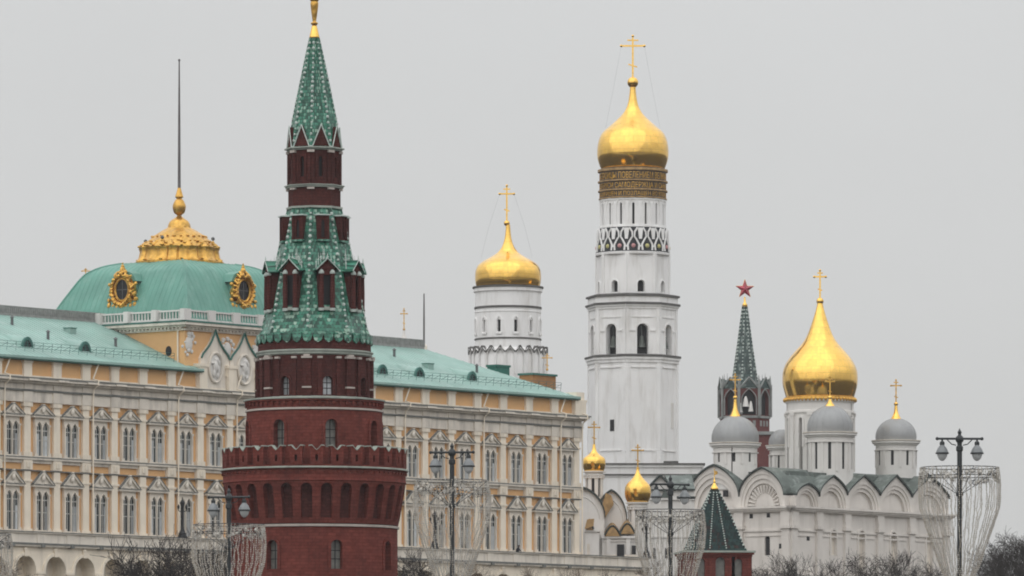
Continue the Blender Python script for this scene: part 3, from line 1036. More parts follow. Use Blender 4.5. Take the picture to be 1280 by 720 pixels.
# square dome
DP = [(10.0, 50.15), (9.85, 50.9), (9.45, 52.1), (8.45, 54.0), (7.65, 55.4), (7.0, 56.15), (5.85, 56.8), (4.3, 57.2)]
DPs = smooth_prof(DP, 4)
b = MB()
rows = []
for h, z in DPs:
    row = []
    m = 26
    for sx_, sy_, dx, dy in ((-1, -1, 1, 0), (1, -1, 0, 1), (1, 1, -1, 0), (-1, 1, 0, -1)):
        for k in range(m):
            t = 2 * k / m
            row.append((cu + h * (sx_ + dx * t), cb + h * (sy_ + dy * t), z))
    rows.append(row)
b.grid(rows, 0, True)
b.face(rows[-1])
for sx_, sy_, dx, dy, ox, oy in ((-1, -1, 1, 0, 0, -1), (-1, 1, 0, -1, -1, 0), (1, -1, 0, 1, 1, 0)):   # seams of the sheet copper
    for k in range(1, 27):
        t = 2 * k / 27
        pts = []
        for h, z in DPs[::2]:
            pts.append((cu + 9.4 * (sx_ + dx * t) if dx else cu + h * ox, cb + 9.4 * (sy_ + dy * t) if dy else cb + h * oy, z, h))
        pts = [p for p in pts if abs((p[0] - cu) if dx else (p[1] - cb)) < p[3] - 0.1]
        if len(pts) > 1:
            b.tube([p[:3] for p in pts], 0.045, 4)
for sx_, sy_ in ((-1, -1), (1, -1), (-1, 1)):
    b.tube([(cu + sx_ * h, cb + sy_ * h, z) for h, z in DPs], 0.12, 6)
dome = b.build('dome', 'teal', pal, angle=40)
def oval_dormer(cx, cy, ang, seed):
    rr = random.Random(seed)
    mp = flat(cx, cy, 53.85, ang)
    b = MB()                                    # copper body reaching back into the dome
    n = 16
    prof = [(1.45 * math.cos(2 * PI * k / n), 1.75 * math.sin(2 * PI * k / n)) for k in range(n)]
    b.grid([[mp(u, v, 0.05) for u, v in prof], [mp(u, v, 3.6) for u, v in prof]], 0, True)
    b.prism([(-1.75, 0.9), (1.75, 0.9), (1.2, 1.75), (0, 2.15), (-1.2, 1.75)], mp, 0.1, 4.2)
    d = b.build('dome_dormer', 'teal', dome)
    b = MB()
    n = 28
    ol = [(1.55 * math.cos(2 * PI * k / n) * (1 + 0.06 * math.cos(6 * PI * k / n)), 1.8 * math.sin(2 * PI * k / n)) for k in range(n)]
    b.prism(ol, mp, -0.03, 0.3)
    for k in range(46):                          # carved acanthus: short curling leaves round the oval
        a = 2 * PI * (k + 0.5 * rr.random()) / 46
        q = 1.12 + 0.1 * rr.random()
        tl_ = rr.uniform(-0.55, 0.55)
        ln = 0.45 + 0.45 * rr.random()
        pts = []
        for j in range(5):
            t = j / 4
            rr_ = q + ln * 0.62 * t
            aa = a + tl_ * t * t * 0.6
            zq_ = 1.2 * rr_ * math.sin(aa)
            if zq_ < -1.75: zq_ = -1.75 - 0.2 * rr.random()
            pts.append(mp(1.05 * rr_ * math.cos(aa), zq_, -0.16 - 0.3 * math.sin(PI * t)))
        w = 0.13 + 0.08 * rr.random()
        b.tube(pts, [w * 0.7, w, w * 0.9, w * 0.6, w * 0.75], 6)
    ring = [mp(0.99 * math.cos(2 * PI * k / 28), 1.2 * math.sin(2 * PI * k / 28), -0.2) for k in range(29)]
    b.tube(ring, 0.13, 6)
    for (u, v, r) in ((0, 2.15, 0.36), (0, 2.55, 0.24), (-0.4, 1.9, 0.3), (0.4, 1.9, 0.3), (0, 2.85, 0.13), (-1.85, -1.7, 0.4), (1.85, -1.7, 0.4), (-1.3, -1.8, 0.36), (1.3, -1.8, 0.36),
                      (-0.7, -1.85, 0.32), (0.7, -1.85, 0.32), (0, -1.85, 0.34), (-1.95, -1.1, 0.3), (1.95, -1.1, 0.3), (-1.9, 0.6, 0.24), (1.9, 0.6, 0.24), (-1.7, -0.5, 0.3), (1.7, -0.5, 0.3)):
        b.ball(mp(u, v, -0.1), r * 0.82, 7, 5, 0, (0.8 + 0.5 * rr.random(), 1, 0.8 + 0.5 * rr.random()))
    b.slab(mp, -2.25, 2.25, -2.15, -1.9, -0.35, 0.4)
    b.prism([(-2.0, -1.9), (2.0, -1.9), (1.75, -0.9), (1.5, 0.2), (-1.5, 0.2), (-1.75, -0.9)], mp, -0.05, 0.4)
    b.build('gilt_frame', 'gold_old', d)
    b = MB()
    b.prism([(0.97 * math.cos(2 * PI * k / 24), 1.18 * math.sin(2 * PI * k / 24)) for k in range(24)], mp, -0.11, 0.1)
    b.slab(mp, -0.03, 0.03, -1.1, 1.1, -0.16, -0.105, mi=1)
    b.slab(mp, -0.9, 0.9, -0.03, 0.03, -0.165, -0.105, mi=1)
    b.build('pane', ['dark', 'steel'], d)
oval_dormer(cu - 9.15, cb, -PI / 2, 5)
oval_dormer(cu, cb - 9.15, 0.0, 6)
oval_dormer(cu + 9.15, cb, PI / 2, 8)
# gilded crown and flagpole
S = 0.0876
def zc(y): return CZ + (HY - y) * S
b = MB()
prof = [(54, 331), (54, 328), (51.5, 326), (49.5, 322), (48, 315), (49, 312), (49.5, 310.5), (47.5, 308), (42.5, 304), (36, 299), (29.5, 293.5), (21.5, 288.5), (15, 285), (13.8, 283)]
b.lathe([(r * S, zc(y)) for r, y in prof], 96, (cu, cb), 0, mod=lambda a, r, z: 1 + (0.035 * (1 if math.cos(12 * a) > 0 else -1) if z < zc(309) else 0.02 * math.cos(12 * a)))
b.lathe(smooth_prof([(14.5 * S, zc(284)), (13.5 * S, zc(280)), (11 * S, zc(276)), (6 * S, zc(272.5)), (3 * S, zc(270)), (3.2 * S, zc(268.5)), (6.5 * S, zc(266)), (8.2 * S, zc(260)), (8.0 * S, zc(256)), (5.5 * S, zc(250.5)), (3.4 * S, zc(248)), (5.2 * S, zc(246)), (4 * S, zc(242)), (2.6 * S, zc(237)), (1.6 * S, zc(234))], 3), 24, (cu, cb))
rr = random.Random(3)
for k in range(24):
    a = 2 * PI * k / 24
    for (r, y, q) in ((49, 309.5, 0.16), (42, 304, 0.15), (33, 297, 0.17), (51.5, 327, 0.17)):
        r2 = r * S * (1 + 0.02 * rr.random())
        b.ball((cu + r2 * math.sin(a), cb - r2 * math.cos(a), zc(y) + 0.1 * rr.random()), q * (0.6 + 0.7 * rr.random()), 6, 4, 0, (1.4, 1.4, 0.7))
    if k % 2 == 0:
        pts = []
        for t in range(9):
            r2 = (47.5 - 4.1 * t) * S
            a2 = a + 0.05 * math.sin(t * 1.9 + k)
            pts.append((cu + r2 * math.sin(a2), cb - r2 * math.cos(a2), zc(308 - 2.75 * t) + 0.08 * math.sin(t * 2.1)))
        b.tube(pts, [0.16, 0.11, 0.19, 0.12, 0.17, 0.11, 0.15, 0.1, 0.09], 6)
    else:
        for t in range(6):                       # scrolls between the ribs
            r2 = (45 - 5.3 * t) * S
            a2 = a + 0.09 * (-1) ** t
            b.ball((cu + r2 * math.sin(a2), cb - r2 * math.cos(a2), zc(306 - 3.3 * t)), 0.17 - 0.012 * t, 6, 4, 0, (1.5, 1.2, 0.8))
    if k % 6 == 1:
        b.tube([(cu + 47 * S * math.sin(a), cb - 47 * S * math.cos(a), zc(308)), (cu + 47 * S * math.sin(a), cb - 47 * S * math.cos(a), zc(300))], 0.05, 4)
        b.ball((cu + 47 * S * math.sin(a), cb - 47 * S * math.cos(a), zc(300)), 0.22, 6, 5, 1)
b.ball((cu, cb, zc(264)), 0.0001)
crown = b.build('gilded_crown', ['gold_old', 'steel'], dome)
b = MB()
b.tube([(cu, cb, zc(236)), (cu, cb, zc(150)), (cu, cb, zc(75))], [0.17, 0.13, 0.07], 8)
b.ball((cu, cb, zc(75)), 0.14, 8, 6)
b.build('flagpole', 'pole', dome)
# chimneys and vents on the right wing, behind the ridge
b = MB()
def pal_local(px, Y):
    x, y = px_at(px, Y) - PX, Y - PY
    return x * DIR[0] + y * DIR[1], -x * DIR[1] + y * DIR[0]
u, v = pal_local(623, 742)
b.box(u - 1.2, u + 1.2, v - 0.7, v + 0.7, 44, zz(459, 742))
b.box(u - 1.32, u + 1.32, v - 0.8, v + 0.8, zz(459, 742), zz(456.5, 742))
b.build('vent_box', 'green_box', pal)
u, v = pal_local(672, 752)
b = MB()
b.box(u - 2.2, u + 2.2, v - 1.0, v + 1.0, 42, zz(470, 752))
b.box(u - 2.35, u + 2.35, v - 1.15, v + 1.15, zz(470, 752), zz(467.5, 752), 1)
b.build('chimney', ['ochre_dark', 'teal_dark'], pal)

# ================================================================== lamps standing on the terrace
def terrace_lamp(px, ybase, ytop):
    # solve the point of the terrace parapet under this pixel
    c = (px - 640) / F
    yl = TY + 0.05
    u = (c * (PY + DIR[0] * yl) - (PX - DIR[1] * yl)) / (DIR[0] - c * DIR[1])
    x = PX + DIR[0] * u - DIR[1] * yl
    y = PY + DIR[1] * u + DIR[0] * yl
    return x, y
def make_tlamp():
    t = thing('terrace_lamp', 'x', 'street lamp', group='black iron lamps on the palace terrace')
    b = MB()
    b.lathe([(0.55, 0), (0.55, 0.12), (0.42, 0.2), (0.4, 0.5), (0.3, 0.62), (0.24, 0.8)], 12)
    b.build('base', 'black', t)
    b = MB()
    b.lathe(smooth_prof([(0.22, 0.8), (0.16, 1.2), (0.15, 2.4), (0.18, 2.5), (0.13, 2.6), (0.12, 3.1), (0.2, 3.2)], 3), 10)
    for sg in (-1, 1):
        b.tube([(0, 0, 2.9), (sg * 0.28, 0, 2.8), (sg * 0.42, 0, 2.95), (sg * 0.42, 0, 3.1)], 0.05, 6)
    b.build('post', 'black', t)
    b = MB()
    b.lathe([(0.14, 3.2), (0.26, 3.7), (0.3, 3.72), (0.16, 3.95), (0.05, 4.1), (0.06, 4.2), (0.02, 4.4)], 8)
    for sg in (-1, 1):
        b.lathe([(0.05, 3.05), (0.1, 3.1), (0.14, 3.35), (0.05, 3.5), (0.01, 3.6)], 8, (sg * 0.42, 0))
    b.build('lantern', 'black', t)
    return t
tl = make_tlamp()
for i, (px, lab) in enumerate(((228, 'black iron lamp on the terrace left of the red round tower'),
                               (543, 'black iron lamp on the terrace just right of the red round tower'),
                               (808, 'black iron lamp at the terrace end by the small gold domes'))):
    x, y = terrace_lamp(px, 0, 0)
    o = tl if i == 0 else copy_tree(tl)
    o.location = (x, y, 26.62)
    o['label'] = lab

# ================================================================== RED ROUND TOWER
TX, TYY, ts = px_at(393, 480), 480.0, 0.06
tw = thing('round_brick_tower', 'tall dark red round brick tower with swallow-tailed battlement and green tiled tent roof', 'tower', (TX, TYY, 0))
def zt(y): return CZ + (HY - y) * ts
A8 = R(45)
WP = R(17)                      # first window axis
RP = R(-5.7)                    # first rib
sectors8 = lambda ph: [ph + A8 * k for k in range(8)]
def round_tier(name, Rm, y0, y1, wy0, wy1, ww, phase, depth=0.45, pane='glass_lead', mat_='brick', hoodw=0.22):
    b, p = MB(), MB()
    w = ww / Rm
    z0, z1 = zt(y0), zt(y1)
    rise = ww * 0.5
    ops = [dict(c=a, w=w, b=zt(wy0), s=zt(wy1) - rise, d=depth, rise=rise) for a in sectors8(phase - 4 * A8)]
    a0 = phase - 4 * A8 - A8 / 2
    wall(b, cyl(Rm), a0, a0 + 2 * PI, z0, z1, ops, step=R(5), pane=p)
    for o in ops:
        if hoodw:
            hood(b, cyl(Rm), o['c'], o['w'], o['b'], o['s'], hoodw, 0.1, rise=rise, tu=hoodw / Rm)
    wo_ = b.build(name, mat_, tw)
    for k in range(len(ops)):
        c = ops[k]['c']
        q = MB()
        n = len(p.f) // len(ops)
        for f in p.f[k * n:(k + 1) * n]:
            q.face([p.v[i] for i in f])
        mpc = cyl(Rm)
        q.slab(mpc, c - 0.03 / Rm, c + 0.03 / Rm, zt(wy0), zt(wy1), depth - 0.06, depth - 0.01, mi=1)
        for t in (0.33, 0.62):
            zq = zt(wy0) + (zt(wy1) - zt(wy0)) * t
            q.slab(mpc, c - w / 2, c + w / 2, zq, zq + 0.06, depth - 0.06, depth - 0.012, mi=1)
        q.build('window_pane', [pane, 'black'], wo_)
    return wo_
round_tier('lower_wall', 6.24, 990, 661, 714, 678, 0.86, WP)
b = MB()
b.lathe([(6.2, zt(662)), (6.36, zt(661.4)), (6.38, zt(659)), (6.2, zt(658.4))], 72, caps=False)
b.build('stone_belt', 'belt', tw)
# machicolation
NM = 28
def Rm_(v):
    t = (v - zt(657)) / (zt(606) - zt(657))
    t = max(0, min(1, t))
    return 6.28 + 0.56 * t ** 0.8
b, p = MB(), MB()
ops = []
for k in range(NM):
    a = R(-3.3) - PI + 2 * PI * k / NM
    ops.append(dict(c=a, w=0.84 / 6.6, b=zt(651), s=zt(615), d=0.55, rise=0.42))
mpm = cyl(Rm_)
# subdivide vertically by building the arcade in two pieces: corbel feet and arches
wall(b, mpm, -PI - R(3.3) - PI / NM, PI - R(3.3) - PI / NM, zt(657.5), zt(606), ops, step=R(4), pane=p)
i0 = len(b.f)
b.lathe([(6.2, zt(658)), (6.3, zt(657.5))], 72, caps=False)
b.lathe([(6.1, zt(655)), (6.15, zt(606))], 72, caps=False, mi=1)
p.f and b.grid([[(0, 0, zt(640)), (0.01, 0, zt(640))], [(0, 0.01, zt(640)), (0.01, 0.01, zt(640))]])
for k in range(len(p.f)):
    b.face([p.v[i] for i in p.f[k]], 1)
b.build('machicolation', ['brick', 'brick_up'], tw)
b = MB()
b.lathe([(6.75, zt(607)), (6.92, zt(605)), (6.86, zt(603)), (6.86, zt(592)), (7.0, zt(590.5)), (7.0, zt(589.6)), (6.85, zt(589)), (6.3, zt(588.8))], 96, caps=False)
for k in range(84):
    a = 2 * PI * k / 84
    b.slab(cyl(6.86), a - 0.018, a + 0.018, zt(595), zt(592.4), -0.1, 0.02)
b.lathe([(6.98, zt(590.2)), (7.06, zt(589.4)), (7.04, zt(587.6)), (6.3, zt(587.4))], 96, caps=False, mi=1)
b.build('parapet_base', ['brick', 'ledge'], tw)
# battlement: swallow-tailed merlons
b = MB()
b.lathe([(6.88, zt(588.5)), (6.88, zt(585.5)), (6.4, zt(585.5)), (6.4, zt(588))], 96, caps=False)
b.build('parapet', 'brick', tw)
mer = None
for k in range(NM):
    a = R(-3.3) + 2 * PI * (k + 0.5) / NM
    if mer is None:
        b = MB()
        w, h = 0.47, zt(562.5) - zt(585.5)
        mp = flat(0, -6.9)
        wall(b, mp, -w, w, 0, h * 0.62, [dict(c=0, w=0.2, b=0.25, s=0.62, d=0.45, rise=0.1)], pmi=1)
        b.slab(mp, -w, w, 0, h * 0.62, 0.45, 0.5)
        for u in (-w, w):
            b.face([mp(u, 0, 0), mp(u, h * .62, 0), mp(u, h * .62, 0.5), mp(u, 0, 0.5)])
        for sg in (-1, 1):
            b.prism([(0, h * .62), (sg * w, h * .62), (sg * w, h * 0.8), (sg * (w + 0.1), h * 0.98), (sg * w * 0.72, h), (sg * w * 0.3, h * 0.84), (0, h * 0.76)], mp, -0.01, 0.5)
            b.prism([(sg * (w + 0.12), h * 0.98), (sg * w * 0.72, h), (sg * w * 0.3, h * 0.84), (0, h * 0.76), (0, h * 0.8), (sg * w * 0.3, h * 0.88), (sg * w * 0.72, h * 1.05), (sg * (w + 0.12), h * 1.03)], mp, -0.05, 0.54, 2)
        mer = b.build('merlon', ['brick', 'dark', 'ledge'], tw, (0, 0, zt(585.5)), a)
    else:
        copy_tree(mer, tw, (0, 0, zt(585.5)), a)
round_tier('middle_wall', 5.1, 589, 516, 563, 528, 0.9, R(16))
b = MB()
b.lathe([(5.05, zt(516.5)), (5.2, zt(515.8)), (5.2, zt(513.8)), (5.05, zt(513.2))], 72, caps=False, mi=1)
b.lathe([(5.08, zt(514)), (5.08, zt(506)), (5.24, zt(505)), (5.24, zt(502.5))], 72, caps=False)
for k in range(60):
    a = 2 * PI * k / 60
    b.slab(cyl(5.08), a - 0.022, a + 0.022, zt(510), zt(505.6), -0.14, 0.02)
b.lathe([(5.2, zt(503)), (5.32, zt(502.5)), (5.32, zt(500.8)), (4.2, zt(498.5))], 72, caps=False, mi=2)
b.build('corbel_cornice', ['brick', 'belt', 'ledge'], tw)
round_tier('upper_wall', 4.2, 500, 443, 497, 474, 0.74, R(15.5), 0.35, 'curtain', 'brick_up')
b = MB()
for k in range(8):
    a = RP + A8 * k
    for da, w, pr in ((0, 0.30, 0.26), (R(-13), 0.15, 0.16), (R(13), 0.15, 0.16)):
        mp = cyl(4.2)
        q = w / 4.2
        b.slab(mp, a + da - q, a + da + q, zt(499), zt(449), -pr, 0.02, 2)
        b.slab(mp, a + da - q * 1.25, a + da + q * 1.25, zt(452), zt(449.5), -pr - 0.08, 0.02, 2, 1)
        if da == 0:
            b.slab(mp, a - q * 1.1, a + q * 1.1, zt(489), zt(487), -pr - 0.05, 0.02, 2, 1)
            b.slab(mp, a - q * 0.7, a + q * 0.7, zt(450), zt(447.2), -pr - 0.1, 0.02, 2, 1)
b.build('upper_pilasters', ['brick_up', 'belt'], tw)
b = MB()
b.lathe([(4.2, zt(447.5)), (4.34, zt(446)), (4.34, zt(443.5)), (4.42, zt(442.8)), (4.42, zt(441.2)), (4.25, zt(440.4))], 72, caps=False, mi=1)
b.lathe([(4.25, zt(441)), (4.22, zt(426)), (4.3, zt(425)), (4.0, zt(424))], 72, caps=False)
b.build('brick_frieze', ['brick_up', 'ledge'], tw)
b = MB()                                        # scalloped tile edge
NS = 34
for k in range(NS):
    a = 2 * PI * (k + 0.5) / NS
    hw = PI / NS * 0.86
    poly = [(a - hw, zt(420)), (a + hw, zt(420)), (a + hw, zt(426)), (a + hw * 0.7, zt(430)), (a, zt(432.2)), (a - hw * 0.7, zt(430)), (a - hw, zt(426))]
    b.prism(poly, cyl(lambda v: 4.32 - 0.0), -0.06, 0.35)
b.build('scalloped_eaves', 'tile', tw)
# lower tent
def tent(name, pr, parent, phase, mats, bead_r, bead_step, n=8):
    """pr: (circumradius, z) from the eaves up; tiled faces, ribs with beads"""
    b = MB()
    b.lathe(pr, n, (0, 0), phase, caps=False)
    o = b.build(name, mats[0], parent, angle=15)
    b = MB()
    for k in range(n):
        a = phase + 2 * PI * k / n
        pts = [Vector((r * math.sin(a), -r * math.cos(a), z)) for r, z in pr]
        b.tube(pts, bead_r * 0.6, 5, 1)
        for i in range(len(pts) - 1):
            ln = (pts[i + 1] - pts[i]).length
            m = max(1, int(ln / bead_step))
            for j in range(m):
                p = pts[i].lerp(pts[i + 1], j / m)
                b.ball(p, bead_r * (0.8 + 0.45 * rnd.random()), 6, 4)
    b.build('rib', [mats[1], mats[0]], o)
    return o
t1 = tent('lower_tent_roof', [(4.26, zt(424)), (3.95, zt(412)), (3.0, zt(335)), (2.02, zt(262))], tw, RP, ['tile', 'bead'], 0.12, 0.42)
def c1(y):                                       # apothem of the tent at row y
    pts = [(424, 4.26), (412, 3.95), (335, 3.0), (262, 2.02)]
    for (ya, ra), (yb, rb) in zip(pts, pts[1:]):
        if yb <= y <= ya:
            return (rb + (ra - rb) * (y - yb) / (ya - yb)) * math.cos(PI / 8)
    return 3
# lower dormers with paired columns
b = MB()
fp = -3.58
mp = flat(0, fp)
zb, ztp = zt(389), zt(341)
b.slab(mp, -0.62, 0.62, zb - 0.15, zb + 0.1, -0.05, 0.5, mi=3)
b.slab(mp, -0.62, 0.62, zt(348), ztp, 0.0, 1.2)
b.slab(mp, -0.62, -0.5, zb, ztp, 0.12, 1.0)
b.slab(mp, 0.5, 0.62, zb, ztp, 0.12, 1.0)
b.slab(mp, -0.5, 0.5, zb, ztp, 0.24, 0.3, mi=4)
b.prism([(-0.82, ztp), (0.82, ztp), (0, zt(328))], mp, -0.05, 0.2)
for sg in (-1, 1):                               # gable roof running back to the tent
    e, r_ = (sg * 0.88, ztp - 0.05), (0, zt(327.5))
    q = [mp(*e, -0.25), mp(*r_, -0.25), mp(*r_, 1.35), mp(*e, 0.9)]
    b.face(q, 1)
    b.face([(x, y, z - 0.09) for x, y, z in q], 1)
    b.tube([mp(e[0], e[1], -0.25), mp(r_[0], r_[1], -0.25)], 0.03, 5, 2)
    for k in range(4):                            # crest spikes
        t = 0.2 + 0.25 * k
        p = Vector(mp(e[0] * (1 - t), e[1] + (r_[1] - e[1]) * t, 0.45 + 0.15 * k))
        b.tube([p, p + Vector((0, 0, 0.75 + 0.2 * (k % 2)))], [0.05, 0.008], 4, 2)
        b.ball(p + Vector((0, 0, 0.42)), 0.075, 6, 4, 2)
    b.tube([mp(sg * 0.16, zt(327) + 0.0, 0.9), mp(sg * 0.5, zt(322), 1.1), mp(sg * 0.42, zt(313), 1.25)], [0.07, 0.05, 0.02], 5, 2)
b.tube([mp(0, zt(327), -0.2), mp(0, zt(322), -0.2)], [0.06, 0.02], 5, 2)
dorm0 = b.build('lower_dormer', ['brick_up', 'tile', 'bead', 'ledge', 'dark'], t1, (0, 0, 0), RP + A8 / 2)
col = MB()
col.lathe([(0.22, zb), (0.22, zb + 0.12), (0.185, zb + 0.18), (0.195, zb + 1.2), (0.17, ztp - 0.42), (0.2, ztp - 0.36), (0.2, ztp - 0.28)], 12, (0, 0))
col.lathe([(0.2, zb - 0.2), (0.22, zb)], 12, (0, 0), mi=1)
col.lathe([(0.17, ztp - 0.38), (0.215, ztp - 0.30), (0.215, ztp - 0.2), (0.12, ztp - 0.06), (0.05, ztp)], 12, (0, 0), mi=1)
c0 = col.build('column', ['brick_up', 'bead'], dorm0, (-0.43, fp - 0.02, 0))
copy_tree(c0, dorm0, (0.43, fp - 0.02, 0))
for k in range(1, 8):
    copy_tree(dorm0, t1, (0, 0, 0), RP + A8 / 2 + A8 * k)
# upper dormers
b = MB()
fp2 = -2.5
mp = flat(0, fp2)
z0, z1 = zt(303), zt(272.5)
b2 = []
wall(b, mp, -0.45, 0.45, z0, z1, [dict(c=0, w=0.26, b=z0 + 0.2, s=z1 - 0.55, d=0.13, kind='point', rise=0.3)], pmi=2)
for sg in (-0.45, 0.45):
    b.face([mp(sg, z0, 0), mp(sg, z1, 0), mp(sg, z1, 1.2), mp(sg, z0, 0.7)])
for sg in (-0.38, 0.38):
    b.slab(mp, sg - 0.09, sg + 0.09, z0, z1, -0.08, 0.02)
b.slab(mp, -0.55, 0.55, z1, z1 + 0.09, -0.2, 1.0, mi=1)
b.slab(mp, -0.5, 0.5, z0 - 0.1, z0 + 0.04, -0.1, 0.3, mi=3)
ud = b.build('upper_dormer', ['brick_up', 'bead', 'dark', 'tile'], t1, (0, 0, 0), RP + A8 / 2)
for k in range(1, 8):
    copy_tree(ud, t1, (0, 0, 0), RP + A8 / 2 + A8 * k)
# brick lantern
b, p = MB(), MB()
aL = 1.98 * math.cos(PI / 8)
hwL = aL * math.tan(PI / 8)
for k in range(8):
    mp = face_of(aL, RP + A8 / 2 + A8 * k)
    wall(b, mp, -hwL, hwL, zt(262), zt(236), (), pane=p)
    wall(b, mp, -hwL, hwL, zt(236), zt(186), [dict(c=0, w=0.3, b=zt(223), s=zt(200), d=0.3, rise=0.14)], pane=p)
    b.slab(mp, -hwL, -hwL + 0.22, zt(233), zt(190), -0.09, 0.02)
    b.slab(mp, hwL - 0.22, hwL, zt(233), zt(190), -0.09, 0.02)
    for dx in (-0.34, 0.34):
        b.slab(mp, dx - 0.07, dx + 0.07, zt(228), zt(195), -0.07, 0.02)
for y0, y1, r in ((262.5, 259.5, 2.14), (236.5, 233.5, 2.2), (234.3, 232.6, 2.3), (190, 188, 2.1), (188.2, 186, 2.28)):
    b.lathe([(1.9, zt(y0)), (r, zt(y0) + 0.03), (r, zt(y1)), (1.9, zt(y1))], 8, (0, 0), RP, 1, caps=False)
for k in range(8):
    a = RP + A8 * k
    for y0, y1 in ((193, 190), (239, 236.6)):
        b.slab(cyl(2.02), a - 0.13, a + 0.13, zt(y0), zt(y1), -0.12, 0.1, 2, 2)
b.build('lantern_wall', ['brick_up', 'ledge', 'belt'], tw, angle=20)
panes(p, 'lantern_slit', 'dark', tw)
t2 = tent('upper_tent_roof', [(2.02, zt(186)), (1.85, zt(170)), (1.62, zt(148)), (1.15, zt(110)), (0.62, zt(68)), (0.34, zt(47))], tw, RP, ['tile', 'bead'], 0.105, 0.36)
b = MB()
for k in range(8):
    mp = face_of(1.9, RP + A8 / 2 + A8 * k)
    b.prism([(-0.62, zt(185)), (0.62, zt(185)), (0, zt(160))], mp, 0.0, 0.6)
    for sg in (-1, 1):
        b.tube([mp(sg * 0.68, zt(186), -0.06), mp(0, zt(158.5), -0.06)], 0.045, 5, 1)
b.build('gable_ring', ['brick_up', 'bead'], t2)
b = MB()
b.lathe(smooth_prof([(0.36, zt(48)), (0.38, zt(46)), (0.3, zt(40)), (0.2, zt(33)), (0.2, zt(32))], 3), 16)
b.lathe(smooth_prof([(0.12, zt(32)), (0.26, zt(30)), (0.26, zt(28.5)), (0.14, zt(27)), (0.16, zt(24)), (0.26, zt(12)), (0.3, zt(4)), (0.26, zt(2)), (0.34, zt(0)), (0.3, zt(-2)), (0.1, zt(-6)), (0.08, zt(-12))], 3), 16, mi=1)
b.build('spire_finial', ['gold', 'gold_old'], tw)
def star(parent, c, r, dep, ang=0.0):
    b = MB()
    pts = []
    for k in range(10):
        q = r if k % 2 == 0 else r * 0.4
        a = PI / 2 + PI * k / 5
        pts.append((q * math.cos(a), q * math.sin(a)))
    mp = flat(c[0], c[1], c[2], ang)
    for sg in (-1, 1):
        for k in range(10):
            b.face([mp(*pts[k], 0), mp(*pts[(k + 1) % 10], 0), mp(0, 0, sg * dep)])
    for k in range(10):
        b.tube([mp(*pts[k], 0), mp(*pts[(k + 1) % 10], 0)], r * 0.018, 4, 1)
    for k in range(0, 10, 1):
        pass
    return b.build('star', ['ruby', 'gold'], parent, smooth=False)
star(tw, (0, 0, zt(-34)), 1.5, 0.35)

# ================================================================== domes, crosses
def onion(parent, name, prof, mat_='gold', n=64, c=(0, 0)):
    b = MB()
    b.lathe(smooth_prof(prof, 4), n, c)
    return b.build(name, mat_, parent, angle=60)
def rod_cross(parent, c, z0, zorb, rorb, ztop, w, t, ang=0.0, mat_='gold', chain_to=None, slant=True):
    b = MB()
    b.tube([(c[0], c[1], z0), (c[0], c[1], zorb)], t * 0.7, 8)
    b.ball((c[0], c[1], zorb), rorb, 14, 10)
    o = b.build('orb', mat_, parent)
    b = MB()
    cross(b, (c[0], c[1], zorb + rorb * 0.9), ztop - zorb - rorb * 0.9, w, t, ang, slant)
    b.build('cross', mat_, parent)
    b = MB()
    if chain_to:
        r, z = chain_to
        ca, sa = math.cos(ang), math.sin(ang)
        zb2 = zorb + rorb * 0.9 + (ztop - zorb - rorb * 0.9) * 0.76
        for sg in (-1, 1):
            b.tube([(c[0] + sg * w / 2 * ca, c[1] + sg * w / 2 * sa, zb2), (c[0] + sg * r * 0.72 * ca, c[1] + sg * r * 0.72 * sa, (zb2 + z) / 2 - 0.35), (c[0] + sg * r * ca, c[1] + sg * r * sa, z)], 0.008, 4)
        b.build('guy_wire', 'steel', parent)

# ================================================================== GREAT BELL TOWER
IY = 927.0
IX, s_ = px_at(791, IY), IY / F
iv = thing('bell_tower', 'tallest slender white octagonal bell tower with a gold onion dome', 'bell tower', (IX, IY, 0))
def zi(y): return zz(y, IY)
IP = R(12.7)
def octa_tier(root, name, Rc, y0, y1, zf, op=None, phase=IP, mat_='white', pane_mat='dark', nsides=8, lesene=0.35, pane_name='opening', top_rc=None):
    b, p = MB(), MB()
    Rt = top_rc or Rc
    z0, z1 = zf(y0), zf(y1)
    cs, tn = math.cos(PI / nsides), math.tan(PI / nsides)
    for k in range(nsides):
        ang = phase + 2 * PI * k / nsides
        apf = lambda v: (Rc + (Rt - Rc) * (v - z0) / (z1 - z0)) * cs
        mp = face_of(apf, ang)
        hw = min(Rc, Rt) * cs * tn
        ops = [op] if op else []
        hw0 = Rc * cs * tn
        wall(b, mp, -hw0, hw0, z0, z1, ops, pane=p)
        if lesene:
            for sg in (-1, 1):
                u0, u1 = sorted((sg * hw0 * 1.0, sg * (hw0 - lesene)))
                b.slab(mp, u0, u1, z0, z1, -0.12, 0.02)
    o = b.build(name, mat_, root, angle=25)
    if p.f:
        panes(p, pane_name, pane_mat, o)
    return o
def ring8(b, Rc, z0, z1, phase, n=8, mi=0, inner=None):
    b.lathe([(inner or Rc * 0.9, z0), (Rc, z0 + 0.02), (Rc, z1), (inner or Rc * 0.9, z1 + 0.15)], n, (0, 0), phase, mi, caps=False)
VI = IP + R(22.5)
low = octa_tier(iv, 'lower_tier', 57.6 * s_, 800, 452, zi, lesene=0.5, top_rc=56.6 * s_)
h = 57.2 * s_ * math.sin(PI / 8)
mp = face_of(57.2 * s_ * math.cos(PI / 8), 0)
for ya, yb in ((462.5, 461), (566, 564.5)):      # sunk panel frames on every face
    b = MB()
    b.slab(mp, -h + 0.75, h - 0.75, zi(ya), zi(yb), -0.1, 0.12)
    o = b.build('panel_moulding', 'white', low, rot=IP)
    for k in range(1, 8):
        copy_tree(o, low, (0, 0, 0), IP + A8 * k)
b = MB()
